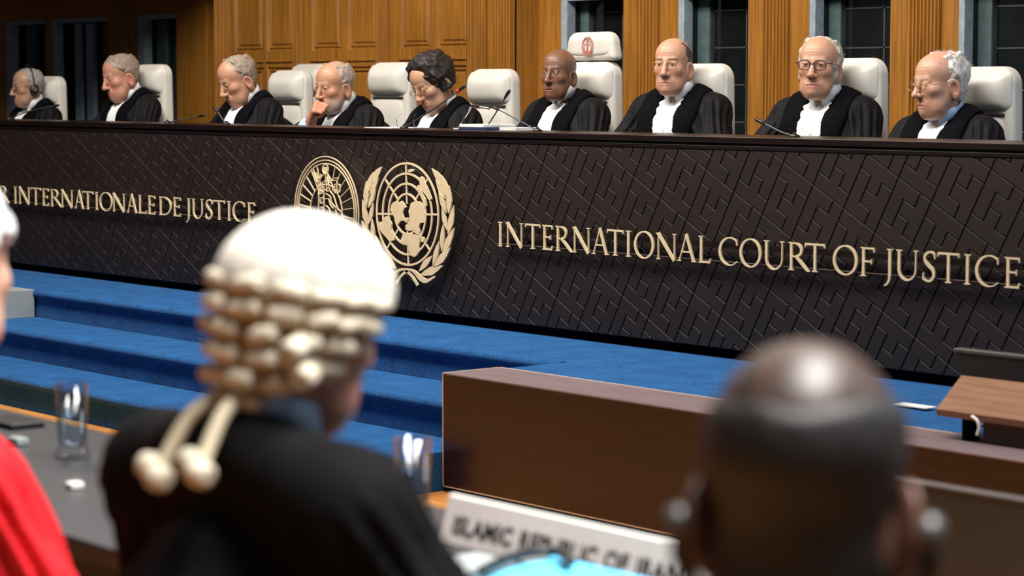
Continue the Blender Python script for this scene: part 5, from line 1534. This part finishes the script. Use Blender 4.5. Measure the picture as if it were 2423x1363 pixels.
# sloping stand
sb, stp = -1.06, -0.80
BL = on_y(2215, 968, sb); TL = on_y(2275, 888, stp); L_ = 1.3
top_y = PLAT_Z + 0.004
stand = tag(empty('sloping_stand', (float(BL[0]), -1.0, top_y)), 'tan wooden sloping stand on short dark legs on the ledge at the right', 'stand')
def sobj(name, mb, m, **kw):
    o_ = stand.location; mb.v = [(x - o_[0], y - o_[1], z - o_[2]) for x, y, z in mb.v]; return obj(name, mb, m, stand, **kw)
th = 0.022
quad = [(BL[0], sb, BL[2]), (BL[0] + L_, sb, BL[2]), (TL[0] + L_, stp, TL[2]), (TL[0], stp, TL[2])]
nrm = np.cross(np.array(quad[1]) - quad[0], np.array(quad[3]) - quad[0]); nrm /= np.linalg.norm(nrm)
if nrm[2] < 0: nrm = -nrm
vs = quad + [tuple(np.array(q) - nrm * th) for q in quad]
sobj('sloping_board', MB().add(vs, [(0, 1, 2, 3), (7, 6, 5, 4), (0, 4, 5, 1), (1, 5, 6, 2), (2, 6, 7, 3), (3, 7, 4, 0)]), stand_wood)
for k in (0.10, 1.1):
    sobj('leg', MB().box(BL[0] + k - 0.02, BL[0] + k + 0.02, sb + 0.03, sb + 0.07, top_y, BL[2] - 0.012 + 0.03 * (TL[2] - BL[2]) / (stp - sb)), black_gap)
    sobj('leg', MB().box(BL[0] + k - 0.02, BL[0] + k + 0.02, stp - 0.06, stp - 0.02, top_y - 0.004, TL[2] - 0.05), black_gap)
sobj('lower_panel', MB().box(BL[0] + 0.16, BL[0] + 1.08, sb + 0.035, sb + 0.055, top_y, BL[2] + 0.006), ledge_wood)
cpts = [on_y(2300, 985, sb - 0.01), on_y(2312, 995, sb - 0.015), on_y(2317, 1012, sb - 0.015), on_y(2312, 1030, sb - 0.015)]
cb = obj('white_cable', MB().tube(spline([tuple(p) for p in cpts], 6), 0.005, 8), paper_white, smooth=True); tag(cb, 'short white cable hanging from the sloping stand', 'cable')
# dark screen behind the stand
sl = on_y(2256, 822, -0.66); s2 = on_y(2280, 890, -0.66)
scr = tag(empty('monitor', (float(sl[0]) + 0.3, -0.64, PLAT_Z - 0.004)), 'black monitor standing behind the tan sloping stand', 'monitor')
zt_ = float(sl[2]) - PLAT_Z
obj('screen', MB().prism([(-0.3, zt_), (0.32, zt_), (0.32, 0.1), (-0.3 + 0.05, 0.1)], -0.018, 0.018), blackp, scr, bevel=0.004)
obj('top_bezel', MB().box(-0.30, 0.32, -0.022, 0.022, zt_ - 0.012, zt_ + 0.002), greyp, scr, bevel=0.003)
obj('stand_neck', MB().box(-0.04, 0.04, 0.018, 0.04, 0.01, 0.2), blackp, scr)
obj('stand_foot', MB().box(-0.14, 0.14, -0.08, 0.10, 0.0, 0.012), blackp, scr, bevel=0.004)
# yellow-white paper note on the ledge
np_ = on_z(2172, 962, top_y)
nt_ = obj('paper_note', MB().box(-0.09, 0.06, -0.03, 0.03, 0, 0.003), paper_white); nt_.location = (np_[0], max(-1.16, float(np_[1])), top_y); tag(nt_, 'small white paper note on the ledge left of the sloping stand', 'paper')

# ------------------------------------------------------------------ counsel tables and what lies on them
TZ = 0.75; TY0, TY1 = -4.72, -4.035
def table(label, x0, x1, y0, y1, ztop, mt, mp):
    t = tag(empty('counsel_table', ((x0 + x1) / 2, (y0 + y1) / 2, FLOOR_Z)), label, 'table')
    w, d, h = (x1 - x0) / 2, (y1 - y0) / 2, ztop - FLOOR_Z
    obj('table_top', MB().box(-w, w, -d, d, h - 0.035, h), mt, t, bevel=0.003)
    obj('modesty_panel', MB().box(-w + 0.05, w - 0.05, d - 0.06, d - 0.04, 0.10, h - 0.035), mp, t)
    for sx in (-1, 1):
        for sy in (-1, 1):
            obj('leg', MB().box(sx * (w - 0.08) - 0.025, sx * (w - 0.08) + 0.025, sy * (d - 0.1) - 0.025, sy * (d - 0.1) + 0.025, 0, h - 0.035), mp, t)
    return t
table('dark grey counsel table with water glasses and white nameplate', 1.2, 8.2, TY0, TY1, TZ, table_top_mat, ledge_wood)
scr_top = float(on_y(2170, 1137, -2.9)[2])
pt_ = tag(empty('low_partition', (5.5, -2.9, FLOOR_Z)), 'plain grey brown low partition panel behind the bald man', 'partition')
obj('panel', MB().box(-0.95, 0.95, -0.015, 0.015, 0.03, scr_top - FLOOR_Z - 0.008), grey_lam, pt_, bevel=0.002)
obj('top_strip', MB().box(-0.95, 0.95, -0.018, 0.018, scr_top - FLOOR_Z - 0.008, scr_top - FLOOR_Z), greyp, pt_, bevel=0.002)
for sx in (-0.8, 0.8): obj('foot', MB().box(sx - 0.03, sx + 0.03, -0.16, 0.16, 0.0, 0.03), greyp, pt_, bevel=0.004)
def tumbler(label, x, y, h=0.163, r=0.036):
    t = tag(empty('water_glass', (x, y, TZ)), label, 'glass', 'water glasses on the counsel table')
    prof = [(0.0005, 0.0), (r * 1.05, 0.0), (r * 1.12, 0.004), (r * 1.0, 0.018), (r * 0.86, 0.030), (r * 1.0, h), (r * 0.95, h), (r * 0.80, 0.034), (r * 0.6, 0.026), (0.0005, 0.024)]
    obj('glass_wall', MB().lathe(prof, 40), clear_glass, t, smooth=True)
    lv = h * 0.66
    obj('water', MB().lathe([(0.0005, 0.0265), (r * 0.58, 0.0285), (r * 0.775, 0.0355), (r * (0.80 + 0.15 * (lv - 0.034) / (h - 0.034)) - 0.0006, lv), (0.0005, lv)], 40), water_mat, t, smooth=True, auto=40)
    return t
g1 = on_z(172, 1083, TZ); tumbler('tall water glass on the table left of the wig wearer', g1[0], g1[1])
g2 = on_z(976, 1036, TZ + 0.15); tumbler('tall water glass behind the right shoulder of the wig wearer', g2[0], g2[1], 0.150)
# name plate
ny = -4.235
nl, nr = on_y(1050, 1171, ny), on_y(1671, 1311, ny)
npz = float(nl[2]) - TZ
plate = tag(empty('nameplate', (float(nl[0]), ny, TZ)), 'long white nameplate reading ISLAMIC REPUBLIC OF IRAN on the counsel table', 'nameplate')
LN = float(nr[0] - nl[0])
vs = [(0, -0.012, 0), (0, 0.050, 0), (0, 0.022, npz), (0, 0.012, npz)]
vs += [(LN, y, z) for _, y, z in vs]
obj('card', MB().add(vs, [(0, 1, 2, 3), (7, 6, 5, 4), (0, 4, 5, 1), (1, 5, 6, 2), (2, 6, 7, 3), (3, 7, 4, 0)]), paper_white, plate, bevel=0.002)
cu_ = bpy.data.curves.new('name_text', 'FONT'); cu_.body = 'ISLAMIC REPUBLIC OF IRAN'; cu_.size = npz * 0.50; cu_.extrude = 0.0008; cu_.offset = 0.0008
cu_.space_word = 1.25
to = bpy.data.objects.new('name_text', cu_); COL.objects.link(to)
bpy.context.view_layer.update()
dg = bpy.context.evaluated_depsgraph_get()
tm = bpy.data.meshes.new_from_object(to.evaluated_get(dg)); bpy.data.objects.remove(to)
xs_ = [v.co.x for v in tm.vertices]; wt = max(xs_) - min(xs_); x_min = min(xs_)
tl = on_y(1076, 1215, ny)[0]; tr = on_y(1612, 1350, ny)[0]
slope = 0.024 / npz
for v in tm.vertices:
    x = (v.co.x - x_min) / wt * float(tr - tl) + float(tl - nl[0]); z = v.co.y + npz * 0.26; dd = v.co.z
    v.co = (x, -0.0125 + slope * z - dd, z)
tm.materials.clear(); tm.materials.append(ink)
to = bpy.data.objects.new('lettering', tm); COL.objects.link(to); to.parent = plate
# light blue folder, black cable, papers
q = [on_z(x, y, TZ + 0.06) for x, y in ((1105, 1372), (1312, 1316), (1600, 1385), (1400, 1450))]
base = np.mean([[a[0], a[1]] for a in q], 0)
fo = tag(empty('document_folder', (base[0], base[1], TZ)), 'light blue folder with a black edge below the nameplate', 'folder')
pf = [(a[0] - base[0], a[1] - base[1]) for a in q]
obj('cover', MB().prism(pf, 0.052, 0.060, 'xy'), blue_card, fo)
obj('pages', MB().prism([(x * 0.95, y * 0.95) for x, y in pf], 0.001, 0.052, 'xy'), paper_white, fo)
hb = [on_z(x, y, TZ + 0.075) for x, y in ((1140, 1350), (1185, 1328), (1240, 1310), (1290, 1303), (1325, 1308), (1350, 1330))]
hb_ = obj('headset_band', MB().tube(spline([tuple(p) for p in hb], 6), 0.008, 8), blackp, smooth=True); tag(hb_, 'curved black headset band lying over the light blue folder', 'headset')
for x, y, w, d, h_, m, n_, lab, cat in ((28, 992, 0.16, 0.09, 0.014, blackp, 'mobile_phone', 'black phone on the table at the left edge', 'phone'), (42, 1034, 0.05, 0.03, 0.018, grey_green, 'plastic_case', 'small pale plastic case near the left water glass', 'case'),
                                (176, 1140, 0.03, 0.03, 0.014, paper_white, 'paper_napkin', 'crumpled white napkin beside the red sleeve', 'napkin'), (1085, 1330, 0.10, 0.16, 0.02, grey_green, 'grey_notebook', 'pale grey notebook left of the light blue folder', 'notebook')):
    p = on_z(x, y, TZ + h_)
    o = obj(n_, MB().box(-w / 2, w / 2, -d / 2, d / 2, 0, h_), m, bevel=0.004); o.location = (p[0], p[1], TZ); tag(o, lab, cat)

# ------------------------------------------------------------------ counsel seen from behind
def counsel_chair(label, x, y):
    c = tag(empty('counsel_chair', (x, y, FLOOR_Z), math.pi), label, 'chair', 'chairs of the counsel')
    obj('seat', MB().box(-0.22, 0.22, -0.36, 0.06, 0.40, 0.435), blackp, c, bevel=0.012)
    obj('backrest', MB().box(-0.21, 0.21, 0.17, 0.20, 0.52, 0.80), blackp, c, bevel=0.012)
    for sx in (-1, 1):
        obj('leg', MB().box(sx * 0.19 - 0.014, sx * 0.19 + 0.014, -0.33, -0.30, 0, 0.40), chrome, c)
        obj('leg', MB().tube([(sx * 0.19, 0.03, 0), (sx * 0.19, 0.04, 0.42), (sx * 0.19, 0.17, 0.55), (sx * 0.19, 0.185, 0.70)], 0.013, 8), chrome, c, smooth=True)
    return c
# wig wearer
hw = at_depth(722, 764, 2.95)
fr = math.pi
r, tb, P = build_person('person in black gown and curled cream horsehair wig, seen from behind', hw, (float(hw[0]) - 0.045, float(hw[1]) - 0.19), fr, D(6), D(10), D(-4), 0.97,
    dict(jowl=0.3, neckr=0.058), dict(base=(0.46, 0.23, 0.17), lip=(0.4, 0.18, 0.15), brow=(0.1, 0.08, 0.06), crop=((0.02, 0.016, 0.016), 0.05)),
    None, dict(floor=FLOOR_Z, face=False, jabot=False, facing=False, folds=0.8, seed=11.0, collar_mat=shirt_blue, shoulder=0.215, drop=0.075, res=0.0035, nb_z=0.142, cxf=0.3, robe=gown_cloth, collar_h=0.052, elbows={1: 1.3, -1: 1.0}))
def wig_shell(q):
    a = q.copy(); a[:, 0] = np.abs(a[:, 0]); x, y, z = a.T
    d = skull_sdf(a)
    d = su(d, sd_ell(a, (0, 0.040, -0.040), (0.062, 0.066, 0.075)), 0.03)
    t = 0.017 + 0.010 * sstep(z, -0.02, 0.08)
    front = sstep(y - 0.35 * np.clip(z, -0.1, 0.0), -0.085, -0.055) * sstep(z + 0.9 * np.clip(y - 0.02, 0, 0.09) + 0.05, -0.01, 0.01)
    front = np.where(z > 0.03, sstep(y, -0.10, -0.07), front)
    low = sstep(z + 1.6 * np.clip(y, -0.1, 0.08), -0.045, -0.03)
    m = np.minimum(np.where(z > 0.03, 1.0, front), np.maximum(low, z > 0.0))
    return d - (-0.012 + (t + 0.012) * m) - 0.0012 * np.sin(q[:, 0] * 330 + 3 * nz(q, 30)) * (z > 0.02)
Vw, Qw = polygonize(wig_shell, (-0.13, -0.14, -0.16), (0.13, 0.17, 0.17), 0.0038)
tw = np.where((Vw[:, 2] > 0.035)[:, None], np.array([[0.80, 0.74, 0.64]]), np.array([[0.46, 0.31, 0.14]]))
bl = sstep(Vw[:, 2:3], 0.02, 0.05); tw = np.array([[0.27, 0.165, 0.065]]) * (1 - bl) + np.array([[0.70, 0.66, 0.58]]) * bl  # shell below the dome tinted dark: painted shade in the gaps between curls
Ww = (P['R'] @ (Vw * P['sc']).T).T + P['hc']
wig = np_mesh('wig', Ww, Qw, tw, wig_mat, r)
curl_prof = [(0.0015, -0.021), (0.0065, -0.0235), (0.0118, -0.021), (0.0132, -0.010), (0.0136, 0.0), (0.0132, 0.010), (0.0118, 0.021), (0.0065, 0.0235), (0.0015, 0.021)]
def add_curl(qpos, qaxis, scale=1.0, ln=1.0):
    m_ = MB().lathe([(r_ * scale, z_ * ln) for r_, z_ in curl_prof], 16)
    ax = P['R'] @ np.array(qaxis, float); qm = Vector(ax).to_track_quat('Z', 'Y').to_matrix(); c0 = np.array(tb(qpos))
    vv = np.array([np.array(qm @ Vector(v)) + c0 for v in m_.v])
    fq = [f for f in m_.f if len(f) == 4]
    tone = 0.85 + 0.2 * rng.random()
    np_mesh('curl', vv, fq, np.tile(np.array([0.68, 0.60, 0.46]) * tone, (len(vv), 1)), wig_mat, wig)
def wig_surface(az, z):
    d = np.array([math.sin(az), math.cos(az), 0.0]); lo, hi = 0.02, 0.22
    for _ in range(24):
        mid = 0.5 * (lo + hi); p = np.array([[d[0] * mid, d[1] * mid, z]], f32)
        a = p.copy(); a[:, 0] = np.abs(a[:, 0])
        v = su(skull_sdf(a), sd_ell(a, (0, 0.040, -0.040), (0.062, 0.066, 0.075)), 0.03) - 0.017
        if v[0] < 0: lo = mid
        else: hi = mid
    return d * lo + np.array([0, 0, z])
for row in range(6):
    z = 0.040 - 0.030 * row
    amax = (2.15, 2.10, 2.0, 1.55, 0.85, 0.45)[row]
    ncol = (10, 10, 9, 7, 4, 2)[row]
    for k in range(ncol):
        az = -amax + 2 * amax * (k + 0.5) / ncol
        p = wig_surface(az, z); tan = np.array([math.cos(az), -math.sin(az), -0.10])
        n_ = np.array([math.sin(az), math.cos(az), 0])
        add_curl(p + n_ * 0.004, tan + 0.12 * rng.normal(size=3), 0.74 + 0.2 * rng.random(), 0.84 + 0.22 * rng.random())
for az_, z_, s_ in ((-0.95, -0.062, 1.25), (-0.80, -0.030, 1.1), (1.9, -0.045, 1.0)):
    p_ = wig_surface(az_, z_); n_ = np.array([math.sin(az_), math.cos(az_), 0]); add_curl(p_ + n_ * 0.020, (math.cos(az_) * 0.4 + n_[0], -math.sin(az_) * 0.4 + n_[1], -0.3), s_, 0.9)
# two tails ending in loops
for s, (dx, dz) in ((-1, (0.0, 0.0)), (1, (0.012, -0.02))):
    p0 = np.array([0.018 * s, 0.098, -0.100]); p1 = np.array([0.026 * s + dx, 0.138, -0.142 + dz * 0.4]); p2 = np.array([0.034 * s + dx, 0.158, -0.188 + dz])
    m_ = MB().tube([tb(p) for p in spline([p0, 0.5 * (p0 + p1) + np.array([0, 0.006, 0]), p1, p2], 6)], 0.0095, 10)
    np_mesh('wig_tail', np.array(m_.v), [f for f in m_.f if len(f) == 4], np.tile(np.array([0.70, 0.60, 0.42]), (len(m_.v), 1)), wig_mat, wig)
    for off in (np.array([0.014, 0.006, -0.004]), np.array([-0.014, 0.012, -0.014])):
        add_curl(p2 + off, (1, 0.2, 0.1), 1.25, 0.62)
counsel_chair('black chair under the person in the horsehair wig', float(hw[0]) + 0.02, float(hw[1]) - 0.14)

# bald man in the right foreground
hw = at_depth(1906, 1152, 1.95)
r, tb, P = build_person('bald man with short dark hair and earpieces, right foreground, seen from behind', hw, (float(hw[0]) - 0.02, float(hw[1]) - 0.15), math.pi, D(38), D(10), D(0), 1.04,
    dict(jowl=0.4, wide=1.02, neckr=0.060, ear=1.05, thin=dict(front=-0.14, amount=1.0, color=(0.014, 0.011, 0.010))), dict(base=(0.13, 0.062, 0.040), lip=(0.2, 0.08, 0.06), brow=(0.03, 0.02, 0.02)),
    dict(color=(0.014, 0.012, 0.012), side=0.004, top=-0.006, upto=0.062, front=0.02, amp=0.001, wave=90, len=0.006, strands=500, line=0.0, long=0.07), 
    dict(floor=FLOOR_Z, face=False, jabot=False, facing=False, seed=12.0, collar=False, nb_z=0.185, shoulder=0.20, drop=0.08, res=0.0035, robe=plain('charcoal_suit', (0.012, 0.012, 0.014), 0.8, noise=0.2), folds=0.4, collar_mat=shirt))
for s in (-1, 1):
    m_ = MB().lathe([(0.001, -0.008), (0.014, -0.008), (0.017, 0.0), (0.014, 0.010), (0.001, 0.012)], 16)
    ax = P['R'] @ np.array([s, 0, 0.0]); qm = Vector(ax).to_track_quat('Z', 'Y').to_matrix(); c0 = np.array(tb((s * 0.100, 0.010, -0.034)))
    m_.v = [tuple(np.array(qm @ Vector(v)) + c0) for v in m_.v]
    ep = obj('earpiece', m_, greyp, r, smooth=True)
    obj('earpiece_stem', MB().tube([tb((s * 0.098, 0.006, -0.026)), tb((s * 0.100, 0.0, -0.060)), tb((s * 0.085, -0.03, -0.105))], [0.010, 0.009, 0.006], 10), blackp, ep, smooth=True)
counsel_chair('black chair under the bald man in the right foreground', float(hw[0]) - 0.02, float(hw[1]) - 0.15)

# person in red at the left edge
hw = at_depth(-128, 615, 3.45)
r, tb, P = build_person('white-haired person in a bright red gown at the left edge, seen from behind', hw, (float(hw[0]) - 0.03, float(hw[1]) - 0.15), math.pi, D(30), D(6), D(0), 1.05,
    dict(jowl=0.4), dict(base=(0.60, 0.34, 0.25), lip=(0.45, 0.2, 0.16), brow=(0.4, 0.36, 0.32)),
    dict(color=(0.60, 0.60, 0.60), side=0.012, top=0.012, upto=0.06, front=-0.07, amp=0.003, wave=70, len=0.02, strands=400, line=0.01),
    dict(floor=FLOOR_Z, face=False, jabot=False, facing=False, seed=13.0, shoulder=0.150, drop=0.135, elbow=0.5, nb_z=0.16, cxf=0.6, arms={-1: dict(wrist=(-0.06, -0.20, 0.62)), 1: dict(wrist=(0.06, -0.20, 0.62))}, res=0.0035, robe=red_cloth, folds=1.2, collar_mat=shirt_blue))
counsel_chair('black chair under the person in the red gown', float(hw[0]), float(hw[1]) - 0.13)
